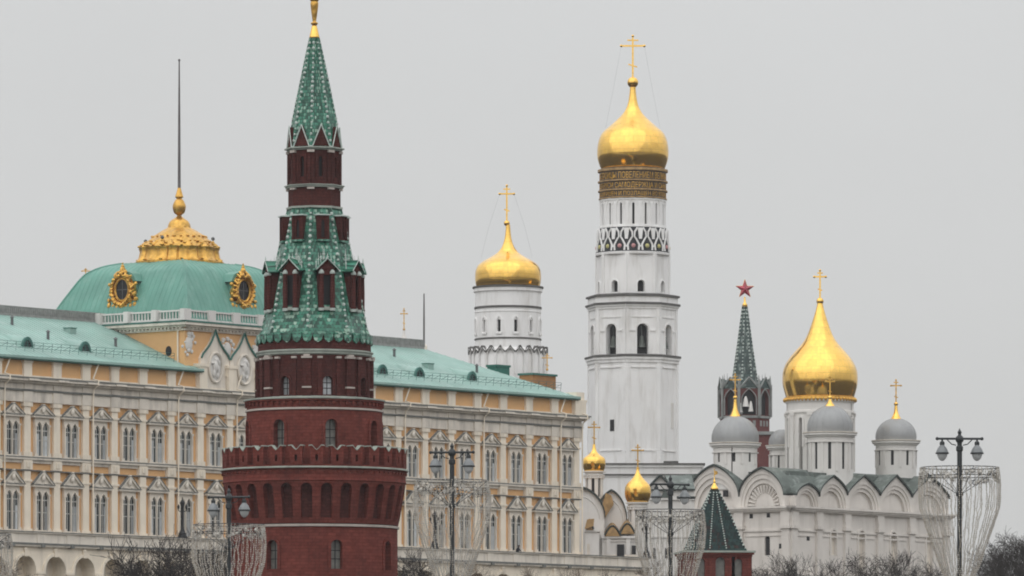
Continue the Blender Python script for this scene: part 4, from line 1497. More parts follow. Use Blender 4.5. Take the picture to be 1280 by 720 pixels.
mp = face_of(57.1 * s_ * math.cos(PI / 8), IP - A8)
b.slab(mp, -0.1, 0.55, zi(541), zi(527), -0.06, 0.2)
mp = face_of(57.1 * s_ * math.cos(PI / 8), IP + A8)
b.slab(mp, 0.6, 1.3, zi(537), zi(505), -0.03, 0.2, mi=1)
mp = face_of(57.3 * s_ * math.cos(PI / 8), IP)
b.build('slit_window', ['dark', 'white_pale'], low)
b = MB()
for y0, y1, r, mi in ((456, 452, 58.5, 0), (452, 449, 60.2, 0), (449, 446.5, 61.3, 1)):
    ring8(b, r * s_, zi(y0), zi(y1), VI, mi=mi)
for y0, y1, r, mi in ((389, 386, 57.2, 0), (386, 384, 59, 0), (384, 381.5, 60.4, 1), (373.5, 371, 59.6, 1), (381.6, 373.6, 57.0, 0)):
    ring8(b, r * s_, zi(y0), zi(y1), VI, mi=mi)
b.build('ledge', ['white', 'dark_line'], iv, angle=20)
op = dict(c=0, w=14.5 * s_, b=zi(446), s=zi(415), d=1.0, rise=7.2 * s_)
bt = octa_tier(iv, 'belfry_tier', 55.6 * s_, 447, 386, zi, op, lesene=0.45, pane_name='belfry_opening')
b = MB()
mp = face_of(55.6 * s_ * math.cos(PI / 8), 0)
hood(b, mp, 0, 14.8 * s_, zi(446), zi(415), 0.22, 0.12, rise=7.3 * s_)
h = 55.6 * s_ * math.sin(PI / 8)
b.slab(mp, -h + 0.6, -8.6 * s_, zi(417), zi(415), -0.14, 0.02)
b.slab(mp, 8.6 * s_, h - 0.6, zi(417), zi(415), -0.14, 0.02)
b.slab(mp, -h + 0.9, h - 0.9, zi(400), zi(398.6), -0.1, 0.02)
o = b.build('arch_moulding', 'white', bt, rot=IP)
for k in range(1, 8):
    copy_tree(o, bt, (0, 0, 0), IP + A8 * k)
for k in range(8):
    mp = face_of(55.6 * s_ * math.cos(PI / 8), IP + A8 * k)
    x, y, z = mp(0, zi(420), 0.62)
    b = MB()
    b.lathe(smooth_prof([(0.62, zi(437)), (0.5, zi(434)), (0.38, zi(428)), (0.3, zi(424)), (0.1, zi(422.5))], 3), 14, (x, y))
    b.tube([(x, y, zi(423)), (x, y, zi(410))], 0.06, 5)
    b.build('bell', 'bronze', bt)
op = dict(c=0, w=9 * s_, b=zi(367.5), s=zi(357.5), d=0.8, rise=4.5 * s_)
t3 = octa_tier(iv, 'upper_tier', 46.6 * s_, 372, 319, zi, op, lesene=0.3, pane_name='upper_opening')
b = MB()
mp = face_of(46.6 * s_ * math.cos(PI / 8), 0)
hood(b, mp, 0, 9.2 * s_, zi(367.5), zi(357.5), 0.16, 0.1, rise=4.6 * s_)
o = b.build('arch_moulding', 'white', t3, rot=IP)
for k in range(1, 8):
    copy_tree(o, t3, (0, 0, 0), IP + A8 * k)
# kokoshnik frieze
b = MB()
def Rk(v):
    t = (v - zi(319)) / (zi(287) - zi(319))
    return (45.8 - 2.6 * t) * s_
b.lathe([(45.2 * s_, zi(320)), (46.6 * s_, zi(319.5)), (46.6 * s_, zi(317)), (45.8 * s_, zi(316.6)), (43.2 * s_, zi(287)), (41 * s_, zi(286.4))], 64, caps=False)
b.lathe([(46.4 * s_, zi(320.5)), (46.9 * s_, zi(319)), (46.9 * s_, zi(317.3)), (45.7 * s_, zi(316.8))], 64, caps=False, mi=1)
mp = cyl(Rk)
NK = 16
for k in range(NK):
    a = 2 * PI * k / NK
    w = 2 * PI / NK
    def A(q): return a + q * w
    pts = [(A(-0.36), zi(316)), (A(-0.40), zi(309)), (A(-0.22), zi(303)), (A(-0.07), zi(299)), (A(-0.1), zi(293)), (A(-0.3), zi(288))]
    b.tube([mp(u, v, -0.02) for u, v in pts], [0.16, 0.17, 0.15, 0.13, 0.15, 0.18], 5, 1)
    b.tube([mp(2 * a - u, v, -0.02) for u, v in pts], [0.16, 0.17, 0.15, 0.13, 0.15, 0.18], 5, 1)
    b.ball(mp(a, zi(310.5), 0.12), 0.36, 8, 6, 2 if k % 3 else 3)
    for sg in (-1, 1):
        q = 0.5 * sg
        b.prism([(A(q - 0.10), zi(302)), (A(q + 0.10), zi(302)), (A(q + 0.20), zi(288)), (A(q - 0.20), zi(288))][::sg], mp, -0.12, 0.02, 1) if sg > 0 else None
    b.ball(mp(A(0.5), zi(311), 0.1), 0.2, 6, 4, 1)
b.build('patterned_frieze', ['blackpaint', 'white', 'yellowish', 'pinkish'], iv)
# slit drum
b, p = MB(), MB()
rD = 40.8 * s_
ops = [dict(c=2 * PI * k / 16 - PI, w=3.0 * s_ / rD, b=zi(283), s=zi(258), d=0.4, rise=0.2) for k in range(16)]
wall(b, cyl(rD), -PI - PI / 16, PI - PI / 16, zi(288), zi(249), ops, step=R(6), pane=p)
b.lathe([(rD, zi(253)), (rD + 0.12, zi(252.6)), (rD + 0.12, zi(251)), (rD, zi(250.6))], 64, caps=False)
b.lathe([(rD, zi(287)), (rD + 0.2, zi(286.6)), (rD + 0.2, zi(285)), (rD, zi(284.6))], 64, caps=False)
for k in range(16):
    a = 2 * PI * (k + 0.5) / 16 - PI
    b.slab(cyl(rD), a - 0.05, a + 0.05, zi(285), zi(256), -0.09, 0.02, 2)
    hood(b, cyl(rD), a - PI / 16, 0.2, zi(258), zi(256.5), 0.12, 0.12, rise=0.7, tu=0.03)
b.build('drum', 'white', iv)
panes(p, 'drum_slit', 'dark', iv)
# gilded inscription in three rows
b = MB()
rI = 41 * s_
b.lathe([(rI - 0.1, zi(250)), (rI, zi(249.8)), (rI, zi(212)), (rI - 0.6, zi(211))], 64, caps=False)
for y0, y1, dr in ((250.5, 248.4, 0.2), (241, 238.6, 0.3), (229.4, 227, 0.32), (216.2, 212.6, 0.34)):
    b.lathe([(rI - 0.05, zi(y0)), (rI + dr, zi(y0) + 0.04), (rI + dr, zi(y1) - 0.04), (rI - 0.05, zi(y1))], 64, caps=False, mi=1)
ins = b.build('inscription_band', ['inscr', 'gold_roof'], iv)
rows_txt = ['ИЗВОЛЕНИЕМ СВЯТЫЯ ТРОИЦЫ ПОВЕЛЕНИЕМ ВЕЛИКАГО ГОСУДАРЯ ЦАРЯ И', 'ВЕЛИКАГО КНЯЗЯ ВСЕЯ РУСИ САМОДЕРЖЦА И СЫНА ЕГО БЛАГОВЕРНАГО', 'ВСЕЯ РУСИ СИЙ ХРАМ СОВЕРШЕН И ПОЗЛАЩЕН ВО ВТОРОЕ ЛЕТО ГОСУДАРСТВА']
def text_mesh(txt, size):
    cu_ = bpy.data.curves.new('txt', 'FONT')
    cu_.body = txt
    cu_.size = size
    cu_.extrude = 0.04
    cu_.resolution_u = 2
    to = bpy.data.objects.new('txt', cu_)
    C.objects.link(to)
    bpy.context.view_layer.update()
    dg = bpy.context.evaluated_depsgraph_get()
    me = bpy.data.meshes.new_from_object(to.evaluated_get(dg))
    bpy.data.objects.remove(to)
    bpy.data.curves.remove(cu_)
    return me
for (ya, yb), txt in zip(((227, 217), (238.4, 230), (248, 241.5)), rows_txt):
    me = text_mesh(txt, 1.0)
    xs_ = [v.co.x for v in me.vertices]
    ys_ = [v.co.y for v in me.vertices]
    x0, x1, y0, y1 = min(xs_), max(xs_), 0.0, 0.72
    hz = zi(yb) - zi(ya)
    circ = 2 * PI * 0.985
    for v in me.vertices:
        a = (v.co.x - x0) / (x1 - x0) * circ - circ / 2
        r = rI + 0.05 + v.co.z
        z = zi(ya) + hz * (0.1 + 0.8 * (v.co.y - y0) / (y1 - y0))
        v.co = (r * math.sin(a), -r * math.cos(a), z)
    me.materials.clear()
    me.materials.append(M['gold_old'])
    o = bpy.data.objects.new('inscription', me)
    C.objects.link(o)
    o.parent = ins
dm = onion(iv, 'onion_dome', [(r * s_, zi(y)) for r, y in ((39.5, 212), (42, 206), (44.3, 198), (44.8, 190), (44, 181), (41.6, 172), (37.4, 165), (29.5, 158), (20.5, 150), (12.6, 142), (7.9, 134), (5.5, 126), (4.1, 116), (3.6, 109))])
rod_cross(dm, (0, 0), zi(110), zi(103), 7 * s_, zi(45), 29 * s_, 2.2 * s_, chain_to=(34 * s_, zi(160)))

# ================================================================== SECOND BELFRY (gold dome behind the palace)
BY = 900.0
bs = BY / F
bf = thing('belfry', 'round white belfry drum with a squat gold dome rising behind the palace roof', 'belfry', (px_at(635, BY), BY, 0))
def zb_(y): return zz(y, BY)
b, p = MB(), MB()
r1 = 41 * bs
ops = [dict(c=R(-165) + R(30) * k + R(-1), w=4.2 * bs / r1, b=zb_(417), s=zb_(402), d=0.4, kind='flat') for k in range(12)]
wall(b, cyl(r1), -PI, PI, zb_(440), zb_(360), [o for o in ops], step=R(6), pane=p)
b.lathe([(46 * bs, zb_(760)), (46 * bs, zb_(440)), (41 * bs, zb_(436))], 64, caps=False)
for o in ops:
    hood(b, cyl(r1), o['c'], o['w'] * 1.3, zb_(418), zb_(403), 0.2, 0.14, 'point', 0.5, tu=0.2 / r1)
    b.slab(cyl(r1), o['c'] - 0.09, o['c'] + 0.09, zb_(420), zb_(418), -0.2, 0.02, 2)
    b.slab(cyl(r1), o['c'] - 0.11, o['c'] - 0.075, zb_(418), zb_(401), -0.16, 0.02, 1)
    b.slab(cyl(r1), o['c'] + 0.075, o['c'] + 0.11, zb_(418), zb_(401), -0.16, 0.02, 1)
for y0, y1, dr, mi in ((366, 361, 2.0, 0), (361.2, 358.6, 3.5, 1), (387, 384, 1.2, 1), (392, 390.4, 0.7, 0), (426, 423.5, 1.0, 1), (438.5, 436.5, 0.8, 0)):
    b.lathe([(r1 - 0.05, zb_(y0)), (r1 + dr * bs, zb_(y0) + 0.05), (r1 + dr * bs, zb_(y1) - 0.03), (r1 - 0.05, zb_(y1))], 64, caps=False, mi=mi)
b.build('drum', ['white', 'dark_line'], bf)
panes(p, 'drum_window', 'dark', bf, 4)
b = MB()                                         # kokoshnik crown round the foot of the drum
NB = 24
for k in range(NB):
    a = 2 * PI * k / NB + 0.06
    mp = cyl(47.5 * bs)
    w = 2 * PI / NB * 0.5
    hood(b, mp, a, w * 1.5, zb_(466), zb_(446), 0.28, 0.2, 'point', 0.9, tu=0.05)
    ol = [(a - w * 0.98, zb_(442)), (a - w * 0.8, zb_(440.5)), (a - w * .4, zb_(438)), (a, zb_(434)), (a + w * .4, zb_(438)), (a + w * 0.8, zb_(440.5)), (a + w * 0.98, zb_(442)), (a + w * 0.9, zb_(443.6)), (a, zb_(436)), (a - w * 0.9, zb_(443.6))]
    b.prism(ol[:4] + [ol[8], ol[9]], mp, -0.3, 0.5, 1)
    b.prism(ol[3:8] + [ol[8]], mp, -0.3, 0.5, 1)
    b.slab(mp, a + w - 0.02, a + w + 0.02, zb_(470), zb_(447), -0.2, 0.3, 1)
b.lathe([(46.5 * bs, zb_(475)), (47 * bs, zb_(446)), (44 * bs, zb_(440)), (41 * bs, zb_(437))], 64, caps=False)
b.build('kokoshnik_crown', ['white', 'dark_line'], bf)
dm = onion(bf, 'onion_dome', [(r * bs, zb_(y)) for r, y in ((39.4, 359), (41, 353), (41.4, 345), (40.6, 338), (37.4, 331.5), (30.5, 326), (21.5, 321), (13.8, 316), (8.4, 309.5), (5.2, 301.5), (3.6, 293), (2.6, 281))])
rod_cross(dm, (-1.5 * bs, 0), zb_(283), zb_(279), 3.8 * bs, zb_(232), 18 * bs, 2.0 * bs, chain_to=(32 * bs, zb_(322)))

# ================================================================== CLOCK TOWER WITH STAR
SY = 1128.0
ss_ = SY / F
sp = thing('star_tower', 'slim grey-green spire tower topped by a red star, rising behind the cathedral', 'tower', (px_at(931, SY), SY, 0))
def zs(y): return zz(y, SY)
SPH = R(8)
b = MB()
b.box(-31 * ss_, 32 * ss_, -31 * ss_, 31 * ss_, 15, zs(545))
b.box(-34 * ss_, 35 * ss_, -34 * ss_, 34 * ss_, zs(545), zs(541), 1)
b.lathe([(31.5 * ss_, zs(541)), (31.5 * ss_, zs(520))], 8, (0, 0), SPH + R(22.5))
for k in range(8):
    mp = face_of(31 * ss_ * math.cos(PI / 8), SPH + A8 * k)
    for u in (-1, 0, 1):
        b.slab(mp, u * 0.95 - 0.25, u * 0.95 + 0.25, zs(534), zs(527), -0.12, 0.05, mi=1)
ring8(b, 33 * ss_, zs(524), zs(521), SPH + R(22.5), mi=1)
b.build('brick_body', ['brick_far', 'pinnacle'], sp)
b, p = MB(), MB()
Rs = 32.5 * ss_
hw = Rs * math.sin(PI / 8)
for k in range(8):
    mp = face_of(Rs * math.cos(PI / 8), SPH + A8 * k)
    wall(b, mp, -hw, hw, zs(522), zs(486), [dict(c=0, w=hw * 1.36, b=zs(520), s=zs(500), d=0.7, kind='point', rise=1.6)], pane=p, mi=2)
    hood(b, mp, 0, hw * 1.4, zs(520), zs(500), 0.16, 0.2, 'point', 1.7, mi=1)
    for sg in (-1, 1):
        b.slab(mp, sg * hw - 0.17, sg * hw + 0.17, zs(522), zs(482), -0.3, 0.1, mi=1)
    b.prism([(-hw, zs(487)), (hw, zs(487)), (0, zs(474))], mp, -0.15, 0.4)
    for sg in (-1, 1):
        b.tube([mp(sg * hw, zs(487), -0.2), mp(0, zs(473), -0.2)], 0.16, 5, 1)
    a = SPH + A8 * (k + 0.5)
    x, y = Rs * math.sin(a), -Rs * math.cos(a)
    b.tube([(x, y, zs(482)), (x, y, zs(474)), (x, y, zs(470))], [0.24, 0.12, 0.03], 5, 1)
    b.tube([(x * 0.8, y * 0.8, zs(482)), (x * 0.8, y * 0.8, zs(474)), (x * 0.8, y * 0.8, zs(467))], [0.12, 0.07, 0.02], 5, 1)
b.lathe([(Rs, zs(482)), (18 * ss_, zs(478))], 8, (0, 0), SPH + R(22.5), caps=False)
b.build('arched_belfry', ['tile_far', 'pinnacle', 'brick_far'], sp, angle=20)
panes(p, 'belfry_opening', 'dark', sp)
b = MB()
for x, z, r in ((0, 505, 0.6), (-0.9, 512, 0.4), (0.9, 511, 0.45)):
    b.lathe(smooth_prof([(r, zs(z + 5)), (r * .75, zs(z)), (r * .5, zs(z - 5)), (0.1, zs(z - 8))], 3), 12, (x, -Rs * 0.93))
b.build('bell', 'white_pale', sp)
tent('spire', [(21 * ss_, zs(480)), (16 * ss_, zs(475)), (9.2 * ss_, zs(430)), (3.0 * ss_, zs(383))], sp, SPH + R(22.5), ['tile_far', 'bead'], 0.17, 0.62)
b = MB()
b.lathe([(3.2 * ss_, zs(384)), (3.4 * ss_, zs(381)), (1.4 * ss_, zs(378)), (0.9 * ss_, zs(371))], 12)
b.build('spire_finial', 'gold', sp)
star(sp, (0, -0.3, zs(361.5)), 12.2 * ss_, 0.5, R(6))

# ================================================================== CATHEDRAL WITH FIVE DOMES
KX, KY = px_at(988, 870), 870.0
ca = thing('cathedral', 'white stone cathedral with arched gables, four grey domes and one large gold dome', 'cathedral', (KX, KY, 0), PROT)
Z0 = 37.6
SB = [0, 6.4, 13.0, 20.8, 28.5, 37.6]
WB = [0, 8.5, 17.2, 22.4]
south = flat()
west = lambda u, v, d: (d, u, v)                 # u runs back from the corner, d into the building
def kp(x, H, k):
    return H * ((1 - k) * math.sqrt(max(0, 1 - x * x)) + k * (1 - abs(x)))
def zakomara(b, mp, u0, u1, P, eave, H, k=0.3, depth=8.0, inner=0.72):
    """gable on top of the cornice: white arch of height H with sunk tympanum under a keel-shaped sheet roof
    that rises from eave to P"""
    c, hw = (u0 + u1) / 2, (u1 - u0) / 2
    n = 20
    xs2 = [-math.cos(PI * i / n) for i in range(n + 1)]
    po = [(c + hw * x * 0.95, Z0 + kp(x, H, 0)) for x in xs2]
    pm = [(c + hw * x * 0.84, Z0 + kp(x, H * 0.86, 0)) for x in xs2]
    pi2 = [(c + hw * x * inner, Z0 + kp(x, H * 0.72, 0)) for x in xs2]
    pr2 = [(c + hw * x, Z0 + eave + kp(x, P - eave - 0.25, k)) for x in xs2]
    pr = [(c + hw * x, Z0 + eave + 0.25 + kp(x, P - eave - 0.25, k)) for x in xs2]
    q = lambda Q, d: mp(*Q, d)
    for i in range(n):
        j = i + 1
        b.face([q(pr2[i], -0.12), q(pr2[j], -0.12), q(po[j], -0.12), q(po[i], -0.12)])
        b.face([q(po[i], -0.12), q(po[j], -0.12), q(po[j], 0.02), q(po[i], 0.02)])
        b.face([q(po[i], 0.02), q(po[j], 0.02), q(pm[j], 0.02), q(pm[i], 0.02)])
        b.face([q(pm[i], 0.02), q(pm[j], 0.02), q(pm[j], 0.24), q(pm[i], 0.24)])
        b.face([q(pm[i], 0.24), q(pm[j], 0.24), q(pi2[j], 0.24), q(pi2[i], 0.24)])
        b.face([q(pi2[i], 0.24), q(pi2[j], 0.24), q(pi2[j], 0.6), q(pi2[i], 0.6)])
        b.face([q(pi2[i], 0.6), q(pi2[j], 0.6), mp(pi2[j][0], Z0, 0.6), mp(pi2[i][0], Z0, 0.6)])
        b.face([q(pr2[i], -0.45), q(pr2[j], -0.45), q(pr[j], -0.45), q(pr[i], -0.45)], 2)
        b.face([q(pr2[i], -0.45), q(pr2[j], -0.45), q(pr2[j], 0.3), q(pr2[i], 0.3)], 2)
        b.face([q(pr[i], -0.45), q(pr[j], -0.45), q(pr[j], depth), q(pr[i], depth)], 1)
    for x, Q in ((u0, pr2[0]), (u1, pr2[-1])):
        b.face([mp(x, Z0, -0.12), mp(x, Q[1], -0.12), mp(x, Q[1], depth), mp(x, Z0, depth)])
        for s2 in (po[0] if x == u0 else po[-1],):
            b.face([mp(x, Z0, -0.12), mp(s2[0], Z0, -0.12), mp(s2[0], Q[1], -0.121), mp(x, Q[1], -0.12)])
for (mp, u0, u1, P, ev, H, k, dp) in ((west, WB[0] + 0.9, WB[1], 5.5, 1.5, 4.5, 0.25, 9), (west, WB[1], WB[2], 6.1, 1.5, 4.9, 0.25, 9), (west, WB[2], WB[3], 4.1, 1.2, 3.3, 0.2, 9),
                               (south, SB[0] + 1.0, SB[1], 3.3, 1.5, 2.6, 0.3, 6), (south, SB[1], SB[2], 4.6, 1.9, 3.3, 0.5, 7), (south, SB[2], SB[3], 4.9, 2.1, 3.5, 0.75, 8),
                               (south, SB[3], SB[4], 5.2, 2.1, 3.6, 0.75, 8), (south, SB[4], SB[5], 5.3, 2.2, 3.7, 0.75, 8)):
    b = MB()
    zakomara(b, mp, u0, u1, P, ev, H, k, dp)
    z_ = b.build('arched_gable', ['white_warm', 'patina', 'roof_edge'], ca)
    if mp is west and u0 < 1.5:                    # the ribbed shell
        q = MB()
        c, hw = (u0 + u1) / 2, (u1 - u0) / 2
        for i in range(15):
            a = PI * (i + 0.5) / 15
            r0, r1_ = 0.44, 0.70
            q.tube([mp(c + hw * r0 * math.cos(a), Z0 + 4.4 * r0 * math.sin(a), 0.5), mp(c + hw * r1_ * math.cos(a), Z0 + 4.4 * r1_ * 0.98 * math.sin(a), 0.38)], [0.1, 0.2], 5)
        q.build('shell_relief', 'white_warm', z_)
b = MB()
b.box(2.5, 35, 2.5, 20, 36, 42.6)
b.grid([[(1.2, 1.2, 39.2), (36.4, 1.2, 39.2)], [(6, 6, 43.1), (32, 6, 43.1)]])
b.grid([[(1.2, 1.2, 39.2), (1.2, 21.2, 39.2)], [(6, 6, 43.1), (6, 17, 43.1)]])
b.box(6, 32, 6, 17, 42, 43.1)
b.build('roof', 'patina', ca)
b, p = MB(), MB()
sops = [dict(c=10.0, w=1.3, b=31.2, s=34.0, d=0.35), dict(c=16.6, w=1.5, b=28.5, s=34.0, d=0.4), dict(c=24.3, w=1.5, b=28.5, s=34.0, d=0.4), dict(c=33, w=1.5, b=28.5, s=34.0, d=0.4)]
wall(b, south, 0, SB[-1], 18, Z0 - 0.05, sops, pane=p)
wall(b, west, 0, WB[-1], 18, Z0 - 0.05, [dict(c=3.9, w=0.9, b=31.0, s=33.2, d=0.3), dict(c=12.8, w=0.9, b=31.0, s=33.2, d=0.3)], pane=p, pmi=1)
b.face([(SB[-1], 0, 18), (SB[-1], WB[-1], 18), (SB[-1], WB[-1], Z0), (SB[-1], 0, Z0)])
b.face([(0, WB[-1], 18), (SB[-1], WB[-1], 18), (SB[-1], WB[-1], Z0), (0, WB[-1], Z0)])
kw = b.build('wall', 'white_warm', ca, smooth=False)
panes(p, 'window_pane', ['trim', 'dark'], kw)
b = MB()
for mp, bounds in ((south, SB), (west, WB)):
    for i, u in enumerate(bounds):
        w = 0.62
        uc = u if 0 < i < len(bounds) - 1 else (w if i == 0 else u - w)
        b.slab(mp, uc - w, uc + w, 18, 34.6, -0.38, 0.01)
        b.slab(mp, uc - w - 0.25, uc + w + 0.25, 34.6, 35.1, -0.66, 0.01)
        b.slab(mp, uc - w - 0.1, uc + w + 0.1, 35.1, 35.8, -0.5, 0.01)
        b.slab(mp, uc - w - 0.15, uc + w + 0.15, 35.8, 37.0, -0.44, 0.01)
    L2 = bounds[-1]
    for z0, z1, pr in ((34.25, 34.5, 0.2), (36.9, 37.1, 0.5), (37.1, 37.35, 0.72), (37.35, 37.62, 0.95)):
        b.slab(mp, -pr if z0 > 36 else 0, L2 + pr, z0, z1, -pr, 0.01)
    b.slab(mp, 0, L2, 28.0, 28.4, -0.45, 0.01)
    b.slab(mp, 0, L2, 27.2, 28.0, -0.3, 0.01)
    for u0, u1 in zip(bounds, bounds[1:]):       # sunk panel frames
        for zA, zB in ((28.9, 29.1), (33.6, 33.8)):
            b.slab(mp, u0 + 1.1, u1 - 1.1, zA, zB, -0.12, 0.01)
for o in sops:
    hood(b, south, o['c'], o['w'], o['b'], o['s'], 0.25, 0.16)
b.build('pilaster_order', 'white_warm', kw)
for mp, u, z, q in ((west, 6.6, 36.4, 0.28), (west, 3.7, 36.45, 0.28), (west, 1.6, 32.2, 0.3), (south, 4.1, 33.4, 0.34), (west, 11.0, 39.6, 0.4)):
    b = MB()
    b.slab(mp, u - q, u + q, z - q * 1.1, z + q * 1.1, -0.03, 0.1)
    b.build('vent_hole', 'dark', kw)
def cath_local(px, Y):
    x, y = px_at(px, Y) - KX, Y - KY
    return x * DIR[0] + y * DIR[1], -x * DIR[1] + y * DIR[0]
def drum_dome(px, Y, yb, ycorn, ytop, hw, hd, nsl, slit, dome_mat, finial_y, cross_y, phase=0.0, white='white_pale'):
    cx, cy = cath_local(px, Y)
    s2 = Y / F
    zf = lambda y: zz(y, Y)
    r = hd * s2
    b, p = MB(), MB()
    ops = [dict(c=-PROT - PI + 2 * PI * (k + 0.5) / nsl + phase, w=slit * s2 / r, b=zf(yb) + 0.3, s=zf(ycorn + 12), d=0.14, rise=slit * s2 / 2) for k in range(nsl)]
    a0 = -PROT - PI + phase
    mp = cyl(r, cx, cy)
    wall(b, mp, a0, a0 + 2 * PI, zf(yb) - 3.5, zf(ycorn), ops, step=R(6), pane=p)
    for k in range(nsl):
        a = a0 + 2 * PI * k / nsl
        b.slab(mp, a - 0.16 / r, a + 0.16 / r, zf(yb), zf(ycorn + 11), -0.12, 0.02, 1)
    for ya, yb2, dr, mi in ((ycorn + 11, ycorn + 9.6, 0.2, 0), (ycorn + 4, ycorn + 2, 0.25, 0), (ycorn + 2, ycorn - 1, 0.5, 0), (ycorn - 1, ycorn - 2.4, 0.62, 1)):
        b.lathe([(r - 0.02, zf(ya)), (r + dr, zf(ya) + 0.03), (r + dr, zf(yb2) - 0.02), (r - 0.3, zf(yb2))], 48, (cx, cy), caps=False, mi=mi)
    d = b.build('drum', [white, 'trim'], ca)
    panes(p, 'drum_slit', 'dark', d)
    R0 = hw * s2
    zb2, zt2 = zf(ycorn - 2), zf(ytop)
    H = zt2 - zb2
    pts = []
    for t in range(11):
        a = R(-12) + R(102) * t / 10
        pts.append((R0 * math.cos(a), zb2 + H * (math.sin(a) + math.sin(R(12))) / (1 + math.sin(R(12)))))
    pts[-1] = (0.02, zt2)
    b = MB()
    b.lathe(pts, 48, (cx, cy))
    for k in range(20):                           # seams
        a = 2 * PI * k / 20
        b.tube([(cx + q[0] * math.sin(a), cy - q[0] * math.cos(a), q[1]) for q in pts[:-1]], 0.035, 4)
    dd = b.build('dome', dome_mat, ca)
    if finial_y is None:
        return
    b = MB()
    hq = zf(finial_y) - zt2
    b.lathe(smooth_prof([(0.85, zt2 - 0.25), (0.55, zt2 + 0.15 * hq), (0.3, zt2 + 0.45 * hq), (0.18, zt2 + hq)], 3), 16, (cx, cy))
    b.ball((cx, cy, zt2 + hq), 0.3, 10, 8)
    b.build('finial', 'gold', dd)
    b = MB()
    hh = zf(cross_y) - zt2 - hq
    cross(b, (cx, cy, zt2 + hq), hh, hh * 0.42, 0.17, -PROT)
    b.build('cross', 'gold_old', dd)
drum_dome(919, 880, 581, 556, 520, 29.5, 27.5, 8, 3.6, 'lead', 497, 468, 0.3)
drum_dome(1037.5, 884, 590, 543, 507, 28.5, 29, 10, 3.8, 'lead', 497, 471, 0.25)
drum_dome(1120, 899, 585, 553, 523, 25.5, 25.5, 8, 3.8, 'lead', 505, 475, 0.15)
drum_dome(977, 906, 590, 559, 537, 16, 15, 8, 2.4, 'lead', None, None, 0.1)
# main dome
MY = 896.0
cx, cy = cath_local(1025, MY)
ms = MY / F
zm = lambda y: zz(y, MY)
b, p = MB(), MB()
rM = 42 * ms
ops = [dict(c=-PROT - PI + 2 * PI * (k + 0.5) / 10 + 0.29, w=5 * ms / rM, b=zm(590), s=zm(526), d=0.6, rise=2.4 * ms) for k in range(10)]
a0 = -PROT - PI + 0.29
mp = cyl(rM, cx, cy)
wall(b, mp, a0, a0 + 2 * PI, 40, zm(499), ops, step=R(5), pane=p)
for k in range(10):
    a = a0 + 2 * PI * k / 10
    b.slab(mp, a - 0.06, a + 0.06, zm(590), zm(521), -0.22, 0.02, 2)
    b.slab(mp, a - 0.085, a + 0.085, zm(521), zm(517), -0.34, 0.02, 2)
    hood(b, mp, a + PI / 10, 5 * ms / rM, zm(560), zm(526), 0.3, 0.14, rise=2.4 * ms, tu=0.065)
b.lathe([(rM, zm(518)), (rM + 0.2, zm(517.4)), (rM + 0.2, zm(515)), (rM, zm(514))], 64, (cx, cy), caps=False)
b.lathe([(rM, zm(505)), (rM + 0.3, zm(503)), (rM + 0.3, zm(501)), (rM - 0.2, zm(500))], 64, (cx, cy), caps=False)
d = b.build('drum', ['white_pale'], ca)
panes(p, 'drum_slit', 'dark', d)
b = MB()                                         # gilt lace under the dome
b.lathe([(43.5 * ms, zm(500.5)), (44.5 * ms, zm(500)), (44.3 * ms, zm(497)), (42 * ms, zm(496.5))], 64, (cx, cy), caps=False)
for k in range(56):
    a = 2 * PI * k / 56
    b.ball((cx + 44.3 * ms * math.sin(a), cy - 44.3 * ms * math.cos(a), zm(500.6)), 0.26, 6, 5, 0, (1, 1, 1.2))
b.build('gilt_lace', 'gold_old', d)
b = MB()
b.lathe(smooth_prof([(r * ms, zm(y)) for r, y in ((42, 498), (44, 492), (46.6, 482), (47.2, 473), (46.4, 464), (43.6, 456), (38.4, 447.5), (31, 438.5), (24, 431), (18.2, 423), (14.2, 414.5), (10.8, 405), (7.2, 394), (4.2, 383), (3.6, 379))], 4), 72)
dm = b.build('onion_dome', 'gold', ca, loc=(cx, cy, 0), angle=60)
rod_cross(dm, (0, 0), zm(381), zm(376.5), 4.6 * ms, zm(338), 14.5 * ms, 2.0 * ms, -PROT)

